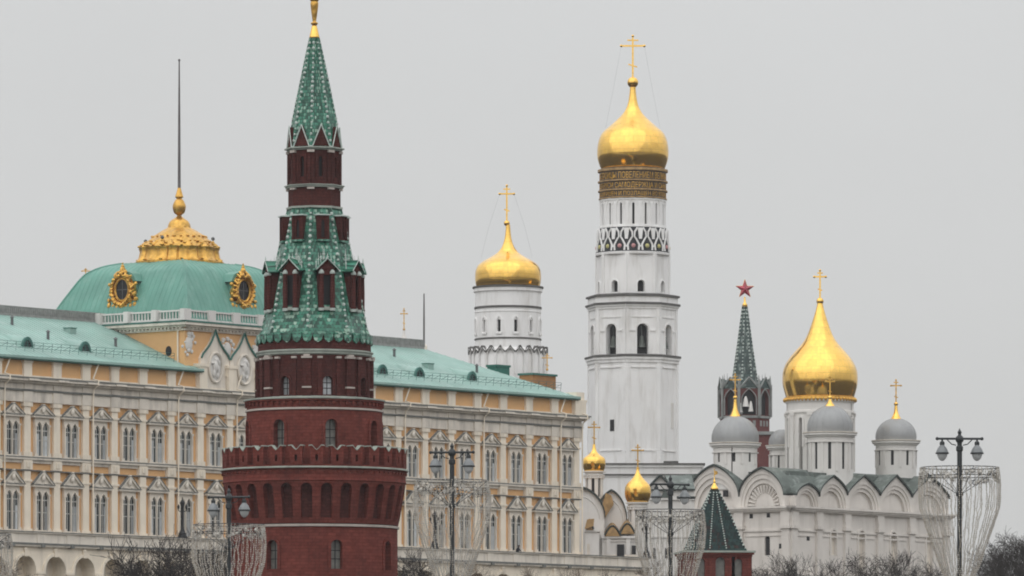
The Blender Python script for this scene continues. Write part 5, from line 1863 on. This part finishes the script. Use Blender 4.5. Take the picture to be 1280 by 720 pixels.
# ================================================================== SMALL GOLD-DOMED CHURCH beside the palace
AYY = 790.0
as_ = AYY / F
an = thing('church', 'small white church with two little gold domes squeezed beside the palace end', 'church', (px_at(760, AYY), AYY, 0))
def za(y): return zz(y, AYY)
def ax(px): return (px - 760) * as_
b = MB()
b.box(ax(716), ax(808), 0, 12, 18, za(655))
b.box(ax(716), ax(808), -0.25, 0.02, za(656), za(654))
b.build('wall', 'white_pale', an)
def ann_gable(x0, x1, ybase, ypeak, y0, y1, mats=('white_pale', 'roof_edge', 'gold_roof')):
    c, hw = (x0 + x1) / 2, (x1 - x0) / 2
    n = 18
    xs2 = [-math.cos(PI * i / n) for i in range(n + 1)]
    H = za(ypeak) - za(ybase)
    P = [(c + hw * x, za(ybase) + H * (0.88 * math.sqrt(max(0, 1 - x * x)) + 0.12 * (1 - abs(x)) ** 1.6)) for x in xs2]
    b = MB()
    for i in range(n):
        a, q = P[i], P[i + 1]
        b.face([(a[0], y0, a[1]), (q[0], y0, q[1]), (q[0], y0, za(ybase) - 6), (a[0], y0, za(ybase) - 6)])
        b.face([(a[0], y0 - 0.35, a[1]), (q[0], y0 - 0.35, q[1]), (q[0], y1, q[1]), (a[0], y1, a[1])], 2)
        e0, e1 = (a[0] + (a[0] - c) * 0.05, a[1] + 0.3), (q[0] + (q[0] - c) * 0.05, q[1] + 0.3)
        b.face([(a[0], y0 - 0.36, a[1]), (q[0], y0 - 0.36, q[1]), (e1[0], y0 - 0.36, e1[1]), (e0[0], y0 - 0.36, e0[1])], 1)
        b.face([(e0[0], y0 - 0.36, e0[1]), (e1[0], y0 - 0.36, e1[1]), (e1[0], y1, e1[1]), (e0[0], y1, e0[1])], 2)
        i0, i1 = (c + (a[0] - c) * 0.76, za(ybase) + (a[1] - za(ybase)) * 0.74), (c + (q[0] - c) * 0.76, za(ybase) + (q[1] - za(ybase)) * 0.74)
        b.tube([(i0[0], y0, i0[1]), (i1[0], y0, i1[1])], 0.1, 4)
    return b.build('arched_gable', list(mats), an)
ann_gable(ax(703), ax(755), 650, 613, -3.4, 8)
ann_gable(ax(745), ax(783), 654, 615, -1.2, 8)
b = MB()                                          # side chapel, gilt roofs over the lower walls
b.box(ax(731), ax(748), -6.2, 0, 18, za(666))
b.box(ax(730), ax(749), -6.4, 0, za(667), za(664.6))
b.box(ax(752), ax(797), -4.2, 0.5, 18, za(673))
b.box(ax(751), ax(798), -4.5, 0.5, za(674.5), za(671.5))
b.box(ax(753), ax(797), -4.35, 0.5, za(678.5), za(677))
b.box(ax(753), ax(797), -4.4, 0.5, 18, za(695), 1)
for px in (760, 784.5, 796):
    b.box(ax(px) - 0.25, ax(px) + 0.25, -4.42, -4.1, za(695), za(674))
b.build('chapel_wall', ['white_pale', 'trim'], an)
for px, w, h in ((775, 9, (698, 682)), (791.5, 5, (694, 683.5))):
    b = MB()
    b.box(ax(px - w / 2), ax(px + w / 2), -4.46, -4.2, za(h[0]), za(h[1]))
    b.build('window', ['dark', 'trim'], an)
b = MB()
b.box(ax(733), ax(736.5), -6.26, -6.1, za(696), za(682), 1)
b.build('window', ['dark', 'trim'], an)
b = MB()
def hip(x0, x1, yb, yt, y0, y1, c=None):
    c = c if c is not None else (x0 + x1) / 2
    n = 10
    for i in range(n):
        t0, t1 = i / n, (i + 1) / n
        f = lambda t: (x0 + (x1 - x0) * t, za(yb) + (za(yt) - za(yb)) * math.sin(PI * min(1, max(0, t))) ** 1.0)
        a, q = f(t0), f(t1)
        b.face([(a[0], y0, a[1]), (q[0], y0, q[1]), (q[0] * 0.98 + 0.02 * c, y1, q[1] + 0.8), (a[0] * 0.98 + 0.02 * c, y1, a[1] + 0.8)])
        b.face([(a[0], y0, a[1]), (q[0], y0, q[1]), (q[0], y0, za(yb) - 0.1), (a[0], y0, za(yb) - 0.1)], 0)
        b.tube([(a[0], y0 - 0.05, a[1]), (q[0], y0 - 0.05, q[1])], 0.12, 4, 2)
hip(ax(755), ax(775), 671, 659, -4.6, 0.5)
hip(ax(774), ax(793), 668, 656, -4.4, 0.5)
hip(ax(732), ax(741), 664, 654, -6.5, -1)
b.prism([(ax(753), za(630)), (ax(757), za(617)), (ax(764), za(620)), (ax(767), za(631)), (ax(756), za(648))], lambda u, v, d: (u, d, v), -1.75, -1.3, 0)
b.prism([(ax(730), za(664)), (ax(741), za(660)), (ax(742), za(651)), (ax(733), za(652))], lambda u, v, d: (u, d, v), -6.7, -6.5)
b.build('gilt_roof', ['gold_roof', 'gold_old', 'roof_edge'], an)
def small_dome(px, Yo, yb, yd, prof, cross_y, orb_y, hwd, w):
    cx2 = ax(px)
    b, p = MB(), MB()
    r = hwd * as_
    mp = cyl(r, cx2, Yo)
    ops = [dict(c=-PI + 2 * PI * (k + 0.5) / 8 + 0.25, w=0.42 / r, b=za(yb) + 0.2, s=za(yd + 10), d=0.25, rise=0.2) for k in range(8)]
    wall(b, mp, -PI + 0.25, PI + 0.25, za(yb) - 4, za(yd), ops, step=R(8), pane=p)
    for ya, dr in ((yd + 1.5, 0.3), (yd + 6, 0.14), (yd + 9, 0.12)):
        b.lathe([(r - 0.02, za(ya)), (r + dr, za(ya) + 0.04), (r + dr, za(ya - 1.6)), (r - 0.02, za(ya - 2))], 32, (cx2, Yo), caps=False)
    for k in range(16):
        a = 2 * PI * k / 16
        b.slab(mp, a - 0.04, a + 0.04, za(yd + 9), za(yd + 4), -0.18, 0.02)
    d = b.build('drum', 'white_pale', an)
    panes(p, 'drum_slit', 'dark', d)
    b = MB()
    b.lathe(smooth_prof([(r2 * as_, za(y)) for r2, y in prof], 4), 40)
    dm = b.build('onion_dome', 'gold', an, loc=(cx2, Yo, 0), angle=60)
    rod_cross(dm, (0, 0), za(orb_y + 3), za(orb_y), 1.9 * as_, za(cross_y), w * as_, 1.5 * as_, 0.2, 'gold_old')
small_dome(743, 3, 622, 588, ((12, 588), (13.8, 583), (14.5, 577), (13.4, 571.5), (9.2, 568), (5.4, 565), (2.8, 561), (1.6, 554)), 526, 556, 11.5, 14)
small_dome(797, -1, 655, 629, ((13, 628), (15.4, 623), (16.4, 616.5), (15.8, 609), (12.6, 604), (8.2, 599.5), (4.4, 595), (2.2, 590), (1.6, 585)), 557, 586, 12, 14)

# ================================================================== WHITE HALL at the foot of the bell tower
HYY = 908.0
hl = thing('white_hall', 'long plain white building with cornice lines at the foot of the bell tower', 'building', (px_at(810, HYY), HYY, 0))
def zh(y): return zz(y, HYY)
def hx(px): return (px - 810) * HYY / F
b = MB()
b.box(hx(742), hx(877), 0, 9, 18, zh(582))
b.build('wall', 'white', hl)
b = MB()
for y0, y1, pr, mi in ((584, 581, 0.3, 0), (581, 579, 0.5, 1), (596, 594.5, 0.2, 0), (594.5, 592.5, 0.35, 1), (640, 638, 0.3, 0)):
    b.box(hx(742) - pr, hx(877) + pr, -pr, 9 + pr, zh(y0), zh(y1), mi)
b.build('cornice', ['white', 'dark_line'], hl)
b = MB()
b.box(hx(830), hx(848), 0.5, 4, zh(579), zh(576), 0)
b.build('parapet_block', 'dark_line', hl)
b = MB()
for px in (770, 784, 812, 826, 860):
    b.box(hx(px - 2), hx(px + 2), -0.04, 0.2, zh(690), zh(672))
b.build('window', 'dark', hl)

GY = 850.0
gb = thing('gabled_chapel', 'white chapel with small grey pointed gables beside the cathedral wall', 'chapel', (px_at(834, GY), GY, 0))
def zg(y): return zz(y, GY)
def gx(px): return (px - 834) * GY / F
b = MB()
b.box(gx(803), gx(868), 0, 10, 18, zg(623))
b.box(gx(802), gx(869), -0.3, 10, zg(625), zg(622))
b.prism([(gx(808), zg(612)), (gx(843), zg(612)), (gx(825), zg(594))], lambda u, v, d: (u, d, v), -0.1, 3)
b.box(gx(808), gx(868), 0.1, 9, zg(623), zg(612))
b.box(gx(806), gx(845), -0.35, 0.2, zg(613.5), zg(611.5), 1)
b.box(gx(846), gx(869), -0.3, 0.2, zg(613), zg(611), 1)
b.box(gx(846), gx(869), -0.3, 0.2, zg(624), zg(620.5), 1)
for px in (812, 825, 838, 852, 863):
    b.box(gx(px) - 0.16, gx(px) + 0.16, -0.16, 0.02, zg(690), zg(625))
b.box(gx(806), gx(868), -0.2, 0.02, zg(672), zg(670))
b.build('wall', ['white_pale', 'roof_edge'], gb)
b = MB()
for (xa, xb, ya, yb2) in ((808, 825, 612, 594), (843, 825, 612, 594)):
    b.face([(gx(xa), -0.5, zg(ya)), (gx(xb), -0.5, zg(yb2)), (gx(xb), 6, zg(yb2)), (gx(xa), 6, zg(ya))])
    b.tube([(gx(xa) * 1.03, -0.5, zg(ya) - 0.1), (gx(xb), -0.5, zg(yb2) + 0.05)], 0.16, 5, 1)
b.face([(gx(840), 0.0, zg(612)), (gx(869), 0.0, zg(612)), (gx(866), 5, zg(592)), (gx(832), 5, zg(592))])
b.face([(gx(866), 5, zg(592)), (gx(832), 5, zg(592)), (gx(832), 10, zg(612)), (gx(869), 10, zg(612))])
for (c, w) in ((856, 16), (831, 10)):
    b.prism([(gx(c - w / 2), zg(622)), (gx(c + w / 2), zg(622)), (gx(c), zg(611))], lambda u, v, d: (u, d, v), -0.4, 0.2)
b.build('gable_roof', ['patina', 'roof_edge'], gb)
b = MB()
for px in (818, 833, 857):
    b.box(gx(px - 1.6), gx(px + 1.6), -0.06, 0.2, zg(698), zg(685))
b.box(gx(819), gx(822), -0.13, 0.2, zg(609), zg(604))
b.build('window', 'dark', gb)

# ================================================================== SMALL RED TENT TOWER
QY = 600.0
qs = QY / F
tt = thing('tent_tower', 'small square red brick tower with dark green pyramid tent roof below the cathedral', 'tower', (px_at(893, QY), QY, 0), R(6))
def zq(y): return zz(y, QY)
W2 = 40 * qs
b, p = MB(), MB()
for k in range(4):
    mp = face_of(W2, PI / 2 * k)
    wall(b, mp, -W2, W2, 8, zq(693), [dict(c=-0.55 * W2, w=0.7, b=zq(722), s=zq(704), d=0.4), dict(c=0.05 * W2, w=0.9, b=zq(722), s=zq(704), d=0.4), dict(c=0.62 * W2, w=0.7, b=zq(722), s=zq(704), d=0.4)], pane=p)
    for u in (-0.95, -0.26, 0.36, 0.95):
        b.slab(mp, u * W2 - 0.12, u * W2 + 0.12, 8, zq(697), -0.12, 0.02)
for y0, y1, r in ((697, 694.5, 0.15), (694.5, 692, 0.3)):
    b.box(-W2 - r, W2 + r, -W2 - r, W2 + r, zq(y0), zq(y1))
b.box(-W2 - 0.42, W2 + 0.42, -W2 - 0.42, W2 + 0.42, zq(692), zq(689.6), 1)
bw = b.build('brick_body', ['brick', 'ledge'], tt)
panes(p, 'window_pane', 'glass_lead', bw)
c4 = math.sqrt(2)
tent('tent_roof', [(W2 * 0.90 * c4, zq(690)), (W2 * 0.80 * c4, zq(682)), (W2 * 0.46 * c4, zq(645)), (W2 * 0.10 * c4, zq(612))], tt, PI / 4, ['tile_dark', 'bead'], 0.09, 0.34, 4)
b = MB()
for k in range(4):                                # lines of pale tiles up the middle of each face
    for t in range(24):
        y = 686 - t * 3.05
        r = W2 * (0.86 - 0.75 * t / 24.5)
        for u in (-0.3, 0.3):
            mp = face_of(r, PI / 2 * k)
            b.ball(mp(u * r, zq(y), 0.0), 0.075, 5, 4)
            if t == 0:
                r9 = W2 * (0.86 - 0.75 * 23 / 24.5)
                b.tube([mp(u * r, zq(686), 0.02), face_of(r9, PI / 2 * k)(u * r9, zq(686 - 23 * 3.05), 0.02)], 0.03, 4, 1)
b.build('pale_tile_line', ['bead', 'tile_dark'], tt)
b = MB()
b.lathe(smooth_prof([(0.34, zq(613)), (0.38, zq(610.5)), (0.28, zq(608)), (0.11, zq(604)), (0.12, zq(602)), (0.05, zq(598)), (0.025, zq(586))], 3), 12)
b.build('spire_finial', 'gold', tt)
b = MB()
b.prism([(0, zq(594)), (0.25, zq(593)), (0.33, zq(591)), (0.25, zq(589)), (0, zq(588.5))], lambda u, v, d: (u, d, v), -0.03, 0.03)
b.build('weather_vane', 'gold_old', tt)

# ================================================================== small crosses and a mast peeping over the roofs
def roof_cross(px, Y, y_cross, y_orb, y_base, w, base_w, label, yfoot=None):
    t = thing('church_cross', label, 'cross', (px_at(px, Y), Y, 0))
    s2 = Y / F
    b = MB()
    zf = lambda y: zz(y, Y)
    r = base_w * s2 / 2
    b.lathe([(r * 1.1, 30), (r * 1.1, zf(y_base + 5)), (r * 1.4, zf(y_base + 4)), (r * 0.9, zf(y_base + 1)), (r * 0.5, zf(y_base - 4)), (r * 0.3, zf(y_orb))], 12)
    b.build('base', 'white_pale', t)
    b = MB()
    b.ball((0, 0, zf(y_orb)), 1.6 * s2, 10, 8)
    cross(b, (0, 0, zf(y_orb)), zf(y_cross) - zf(y_orb), w * s2, 1.2 * s2)
    b.build('cross', 'gold_old', t)
roof_cross(505, 790, 386, 412, 421, 8, 7, 'gold cross on a small white base above the palace roof ridge')
roof_cross(107, 780, 336, 349, 354, 9, 6, 'tiny dark gold cross left of the green palace dome')
roof_cross(684, 800, 443, 462, 468, 12, 4, 'thin gold cross over the ochre chimney at the palace roof end')
mt = thing('mast', 'plain thin steel mast rising from the palace roof ridge right of the red tower', 'mast', (px_at(530, 760), 760, 0))
b = MB()
b.tube([(0, 0, 40), (0, 0, zz(400, 760)), (0, 0, zz(367, 760))], [0.13, 0.11, 0.07], 8)
b.build('pole', 'pole', mt)
b = MB()
b.lathe([(0.4, 40), (0.4, zz(432, 760)), (0.15, zz(430, 760))], 10)
b.build('foot', 'trim', mt)

# ================================================================== STREET LAMPS AND LIGHT GARLANDS
def make_lamp(H):
    """H: height of the cross arm above the deck"""
    t = thing('street_lamp', 'x', 'street lamp', group='two-armed street lamps along the bridge')
    b = MB()
    b.lathe([(0.34, 0), (0.34, 0.25), (0.24, 0.35), (0.22, 0.9), (0.15, 1.1), (0.11, 1.4), (0.095, H - 2.3), (0.15, H - 2.25), (0.15, H - 2.15), (0.1, H - 2.1), (0.1, H - 0.5), (0.14, H - 0.45), (0.14, H - 0.3), (0.095, H - 0.26), (0.1, H - 0.1)], 14)
    b.build('post', 'lamp', t)
    b = MB()
    b.ball((0, 0, H), 0.17, 12, 8)
    b.lathe(smooth_prof([(0.1, H + 0.12), (0.06, H + 0.2), (0.085, H + 0.28), (0.04, H + 0.36), (0.005, H + 0.44)], 3), 10)
    b.tube([(-0.9, 0, H + 0.02), (0.9, 0, H + 0.02)], 0.045, 8)
    for sg in (-1, 1):
        b.ball((sg * 0.9, 0, H + 0.02), 0.07, 8, 6)
        b.tube([(sg * 0.7, 0, H), (sg * 0.7, 0, H - 0.14)], 0.04, 6)
        b.tube([(sg * 0.14, 0, H - 0.24), (sg * 0.32, 0, H - 0.2), (sg * 0.5, 0, H - 0.02)], 0.022, 5)
    b.build('cross_arm', 'lamp', t)
    for sg in (-1, 1):
        b = MB()
        b.lathe(smooth_prof([(0.03, H - 0.1), (0.085, H - 0.14), (0.085, H - 0.22), (0.11, H - 0.27), (0.18, H - 0.36), (0.23, H - 0.47), (0.25, H - 0.53)], 3) + [(0.25, H - 0.545)], 20, (sg * 0.7, 0), caps=False)
        b.lathe([(0.245, H - 0.53), (0.27, H - 0.54), (0.27, H - 0.59), (0.2, H - 0.60)], 20, (sg * 0.7, 0), caps=False, mi=1)
        b.lathe([(0.06, H - 0.08), (0.1, H - 0.13), (0.1, H - 0.22), (0.07, H - 0.26)], 12, (sg * 0.7, 0), mi=1)
        s = b.build('lamp_shade', ['zinc', 'lamp'], t)
        b = MB()
        b.lathe(smooth_prof([(0.215, H - 0.56), (0.2, H - 0.66), (0.145, H - 0.78), (0.06, H - 0.86), (0.005, H - 0.87)], 3), 16, (sg * 0.7, 0))
        b.build('globe', 'opal', s)
    return t
def make_garland(R0, seed):
    """goblet of light strings: origin at the ring's centre"""
    rr = random.Random(seed)
    t = thing('light_garland', 'x', 'light garland', group='goblet-shaped light garlands on the bridge lamps')
    b = MB()
    n = 48
    for dz, r in ((0.0, R0), (-0.34, R0 * 0.99)):
        b.tube([(r * math.sin(2 * PI * k / n), -r * math.cos(2 * PI * k / n), dz) for k in range(n + 1)], 0.019, 5)
    for k in range(6):
        a = 2 * PI * k / 6 + 0.3
        b.tube([(0.1 * math.sin(a), -0.1 * math.cos(a), -1.05), (R0 * 0.5 * math.sin(a), -R0 * 0.5 * math.cos(a), -0.62), (R0 * math.sin(a), -R0 * math.cos(a), 0)], 0.014, 4)
    b.build('ring', 'lamp', t)
    b = MB()                                     # curls and snowflakes filling the band under the ring
    for k in range(84):
        a = 2 * PI * (k + rr.random() * 0.6) / 84
        r = R0 * (0.97 + 0.05 * rr.random())
        zc_ = -0.17 - 0.42 * rr.random()
        q = 0.07 + 0.1 * rr.random()
        cx_, cy_ = r * math.sin(a), -r * math.cos(a)
        tx, ty = math.cos(a), math.sin(a)
        m = 10
        turn = 1.0 + 0.5 * rr.random()
        pts = []
        for j in range(m + 1):
            th = 2 * PI * turn * j / m
            q2 = q * (1 - 0.45 * j / m)
            pts.append((cx_ + tx * q2 * math.cos(th), cy_ + ty * q2 * math.cos(th), zc_ + q2 * math.sin(th)))
        b.tube(pts, 0.011, 4, 0 if rr.random() < 0.4 else 1)
        if rr.random() < 0.6:
            b.ball((cx_, cy_, zc_), 0.035 + 0.05 * rr.random(), 6, 4, 1)
    b.build('ornament_band', ['lamp', 'bulb'], t)
    protos = []
    for v in range(5):
        b = MB()
        pts = []
        L_ = 5.6
        w1, w2 = rr.random() * 6, rr.random() * 6
        am = 0.012 + 0.035 * rr.random()
        for j in range(25):
            z = -L_ * j / 24
            tt_ = -z
            if tt_ < 1.7:
                r = R0 * (1.0 + 0.05 * math.sin(PI * tt_ / 1.9))
            else:
                q = (tt_ - 1.7) / (L_ - 1.7)
                r = R0 * 1.01 * (1 - q) ** 0.9 + 0.1 * q
            wob = am * math.sin(3.1 * tt_ + w1) + am * 0.6 * math.sin(7.3 * tt_ + w2)
            pts.append((wob + 0.02 * rr.uniform(-1, 1), -r + 0.02 * rr.uniform(-1, 1), z))
        b.tube(pts, 0.0085, 3, 0 if v % 2 else 2)
        for i in range(len(pts) - 1):
            p0, p1 = Vector(pts[i]), Vector(pts[i + 1])
            for q in (0.1, 0.43, 0.76):
                p = p0.lerp(p1, q)
                b.ball((p.x + rr.uniform(-.02, .02), p.y, p.z), 0.016 + 0.018 * rr.random(), 5, 3, 1)
        protos.append((b, pts))
    base = []
    for v, (b, pts) in enumerate(protos):
        base.append(b.build('light_string', ['wire', 'bulb', 'warmwire'], t, rot=2 * PI * v / 58))
    for k in range(5, 58):
        copy_tree(base[k % 5], t, (0, 0, 0), 2 * PI * (k + 0.7 * rr.uniform(-.5, .5)) / 58)
    return t
DECK = 5.55
lamps = [(1199.5, 256, 549, 584.5, 1.56, 'two-armed street lamp at the far right, standing clear against the grey sky'),
         (565, 267, 566, 601, 1.53, 'two-armed street lamp in front of the palace right wing'),
         (838, 286, 606, 638, 1.5, 'two-armed street lamp left of the small tent roof, before the white chapel'),
         (286, 280, 622, 656, 1.55, 'two-armed street lamp overlapping the left edge of the red tower'),
         (-33, 275, 640, 668, 1.6, 'two-armed street lamp at the left picture edge')]
glabels = ['goblet of light strings on the far right lamp against sky and cathedral end',
           'goblet of light strings on the lamp before the palace right wing',
           'goblet of light strings on the lamp left of the small dark tent roof',
           'goblet of light strings on the lamp at the red tower left edge',
           'goblet of light strings cut off by the left picture edge']
for i, (px, Y, ya, yr, rg, lab) in enumerate(lamps):
    z_arm, z_ring = zz(ya, Y), zz(yr, Y)
    t = make_lamp(z_arm - DECK)
    t.location = (px_at(px, Y), Y, DECK)
    t.rotation_euler = (0, 0, R((3, -8, 24, -12, 6)[i]))
    t['label'] = lab
    gl = make_garland(rg, 20 + i)
    gl.location = (px_at(px, Y), Y, z_ring)
    gl['label'] = glabels[i]

# ================================================================== BARE TREES
def bare_tree(seed, H, spread, dens=1.0):
    rr = random.Random(seed)
    tr, tw_ = MB(), MB()
    def grow(p, d, ln, r, lev):
        n = 4
        pts, rs = [p.copy()], [r]
        q = p.copy()
        dd = d.copy()
        for i in range(n):
            dd = (dd + Vector((rr.uniform(-1, 1), rr.uniform(-1, 1), rr.uniform(-0.4, 0.7))) * 0.16).normalized()
            q = q + dd * ln / n
            pts.append(q.copy())
            rs.append(max(0.02, r * (1 - (0.85 if lev == 0 else 0.6) * (i + 1) / n)))
        (tr if lev < 2 else tw_).tube(pts, rs, 6 if lev < 1 else (4 if lev < 2 else 3))
        if lev >= 4:
            return
        k = {0: 7, 1: 5, 2: 5, 3: 4}[lev]
        k = max(2, int(round(k * dens + rr.uniform(-0.6, 0.6))))
        for j in range(k):
            t = (0.3 if lev == 0 else 0.2) + (0.7 if lev == 0 else 0.8) * (j + rr.random()) / k
            t = min(t, 0.999)
            i = int(t * n)
            b0 = pts[i].lerp(pts[i + 1], t * n - i)
            ax_ = dd.orthogonal()
            ax_.rotate(__import__('mathutils').Quaternion(dd, rr.random() * 2 * PI))
            ang = rr.uniform(0.45, 1.0) * spread
            nd = (dd * math.cos(ang) + ax_ * math.sin(ang) + Vector((0, 0, 0.18))).normalized()
            grow(b0, nd, ln * rr.uniform(0.48, 0.72), max(0.024, rs[i] * 0.62), lev + 1)
    grow(Vector((0, 0, 0)), Vector((0, 0, 1)), H * 0.52, H * 0.024, 0)
    return tr, tw_
TREE = []
for k, (H, spd, dn, mm) in enumerate(((12, 1.0, 1.0, 'bark'), (12, 0.85, 1.15, 'bark'), (12, 1.15, 1.0, 'bark'), (12, 0.9, 1.1, 'bark2'), (12, 1.05, 1.0, 'bark2'))):
    a, c = bare_tree(100 + k, H, spd, dn)
    ta = a.build('trunk', mm)
    tb = c.build('crown', mm)
    zmax = max(v.co.z for v in tb.data.vertices)
    TREE.append((ta, tb, zmax))
used = set()
def plant(px, Y, ytop, k, label, group, rot=0.0):
    x = px_at(px, Y)
    ta, tb, zmax = TREE[k]
    gz = ground_h(x, Y)
    h = zz(ytop, Y) - gz
    t = thing('bare_tree', label, 'tree', (x, Y, gz - 0.1), rot, group)
    sc = h / zmax
    for o in (ta, tb):
        if o.name not in used:
            used.add(o.name)
            c = o
        else:
            c = o.copy()
            C.objects.link(c)
        c.parent = t
    t.scale = (sc, sc, sc)
gl_, gr_, gm_, gf_ = 'bare trees below the palace left wing', 'bare trees in front of the cathedral', 'bare trees below the palace right wing', 'dark bare trees at the right picture edge'
planting = [
    (168, 600, 690, 0, 'low bare tree over the arcade arches left of the dark terrace lamp', gl_), (190, 590, 676, 2, 'spreading bare tree before the last visible arcade arch', gl_),
    (212, 585, 662, 1, 'bare tree rising to the foot of the black lamp left of the red tower', gl_), (234, 600, 668, 2, 'dark dense bare tree between the black lamp and the light garland', gl_),
    (256, 590, 650, 0, 'bare tree behind the light garland at the red tower left edge', gl_), (274, 610, 672, 1, 'bare tree close against the left side of the red tower', gl_),
    (222, 560, 690, 0, 'short dark bare tree lowest under the black terrace lamp', gl_), (140, 600, 706, 4, 'low brown shrubby tree under the second arcade arch', gl_), (6, 600, 690, 3, 'brown bare tree at the left picture edge', gl_),
    (506, 585, 686, 2, 'dark bare tree touching the right side of the red tower', gm_), (520, 600, 680, 1, 'dark bare tree left of the bridge lamp near the red tower', gm_),
    (534, 590, 700, 0, 'low dark bare tree under the right black terrace lamp', gm_), (592, 610, 697, 3, 'brown bare tree right of the bridge lamp by the palace', gm_),
    (622, 610, 702, 4, 'low brown bare tree under the palace right wing windows', gm_), (655, 615, 703, 3, 'low brown bare tree below the leaning person', gm_), (690, 615, 706, 4, 'low brown bare tree below the palace end bay', gm_),
    (728, 620, 705, 3, 'low brown bare tree below the palace corner', gm_), (768, 625, 706, 4, 'low brown bare tree under the little church windows', gm_), (812, 625, 692, 3, 'brown bare tree behind the garland left of the tent tower', gm_),
    (848, 640, 700, 4, 'brown bare tree tight beside the small red tent tower', gm_),
    (938, 780, 700, 2, 'low bare tree right beside the small red tent tower', gr_), (962, 790, 680, 0, 'bare tree in front of the dark slit window of the cathedral', gr_), (982, 790, 690, 1, 'bare tree under the cathedral corner', gr_),
    (1008, 800, 706, 2, 'lowest bare tree right of the cathedral corner', gr_), (1046, 790, 694, 1, 'bare tree below the cathedral niche window', gr_), (1072, 780, 684, 0, 'bare tree below the third south gable', gr_),
    (1098, 770, 682, 2, 'wide dark bare tree below the right grey dome', gr_), (1122, 780, 684, 1, 'bare tree just right of the wide dark one', gr_), (1146, 790, 688, 0, 'bare tree by the left rim of the far right garland', gr_), (1168, 800, 700, 2, 'low bare tree inside the far right garland', gr_),
    (1226, 700, 690, 1, 'dark bare tree at the right rim of the far right garland', gf_), (1242, 705, 668, 2, 'dark bare tree second from the far right garland', gf_), (1258, 700, 660, 0, 'tallest dark bare tree near the right picture edge', gf_),
    (1272, 710, 664, 1, 'dark bare tree at the very right picture edge', gf_), (1288, 700, 656, 2, 'dark bare tree half cut by the right picture edge', gf_), (1250, 680, 684, 1, 'lower dark bare tree in front of the right edge clump', gf_), (1276, 680, 682, 0, 'low dark bare tree at the bottom right corner', gf_)]
for i, (px, Y, yt, k, lab, grp) in enumerate(planting):
    plant(px, Y, yt, k, lab, grp, i * 1.7)

# ================================================================== PERSON leaning on the terrace parapet
def person(loc, rot, label):
    t = thing('person', label, 'person', loc, rot)
    V = [(0, 0.0, 0.92), (0, -0.05, 1.12), (0, -0.16, 1.34), (0, -0.22, 1.46), (0, -0.27, 1.54), (0, -0.31, 1.66),          # pelvis .. head
         (-0.19, -0.17, 1.36), (-0.27, -0.36, 1.14), (-0.12, -0.55, 1.06), (0.19, -0.17, 1.36), (0.27, -0.36, 1.14), (0.12, -0.55, 1.06),
         (-0.1, 0.02, 0.84), (-0.11, -0.03, 0.47), (-0.12, 0.04, 0.09), (-0.13, -0.12, 0.04), (0.1, 0.02, 0.84), (0.11, -0.03, 0.47), (0.12, 0.04, 0.09), (0.13, -0.12, 0.04)]
    E = [(0, 1), (1, 2), (2, 3), (3, 4), (4, 5), (2, 6), (6, 7), (7, 8), (2, 9), (9, 10), (10, 11), (0, 12), (12, 13), (13, 14), (14, 15), (0, 16), (16, 17), (17, 18), (18, 19)]
    RD = [0.16, 0.15, 0.17, 0.08, 0.07, 0.105, 0.09, 0.065, 0.05, 0.09, 0.065, 0.05, 0.11, 0.075, 0.055, 0.045, 0.11, 0.075, 0.055, 0.045]
    me = bpy.data.meshes.new('body')
    me.from_pydata(V, E, [])
    o = bpy.data.objects.new('body', me)
    C.objects.link(o)
    o.parent = t
    md = o.modifiers.new('skin', 'SKIN')
    for i, r in enumerate(RD):
        me.skin_vertices[0].data[i].radius = (r, r)
        me.skin_vertices[0].data[i].use_root = (i == 0)
    sb = o.modifiers.new('sub', 'SUBSURF')
    sb.levels = sb.render_levels = 2
    me.materials.append(M['cloth'])
    b = MB()
    b.ball((0, -0.30, 1.70), 0.125, 12, 8, 0, (1, 1.05, 1.0))
    b.build('hood', 'cloth', t)
    b = MB()
    b.ball((0, -0.37, 1.665), 0.085, 10, 8, 0, (0.85, 0.7, 1.15))
    b.ball((0, -0.435, 1.655), 0.02, 6, 5)
    b.build('face', 'skin', t)
c = (646 - 640) / F
yl = TY + 0.55
u = (c * (PY + DIR[0] * yl) - (PX - DIR[1] * yl)) / (DIR[0] - c * DIR[1])
person((PX + DIR[0] * u - DIR[1] * yl, PY + DIR[1] * u + DIR[0] * yl, 25.62), PROT, 'person in dark clothes leaning over the pale terrace parapet under the palace windows')

# ================================================================== HAZE
b = MB()
b.box(-700, 700, -60, 1420, -5, 190)
hz = b.build('haze', 'soil')
hm = bpy.data.materials.new('haze')
hm.use_nodes = True
ht = hm.node_tree
for n in list(ht.nodes):
    ht.nodes.remove(n)
ho = ht.nodes.new('ShaderNodeOutputMaterial')
pv = ht.nodes.new('ShaderNodeVolumePrincipled')
pv.inputs['Color'].default_value = (0.93, 0.94, 0.95, 1)
pv.inputs['Density'].default_value = 0.000055
pv.inputs['Anisotropy'].default_value = 0.2
ht.links.new(pv.outputs[0], ho.inputs['Volume'])
hz.data.materials.clear()
hz.data.materials.append(hm)
tag(hz, kind='stuff')
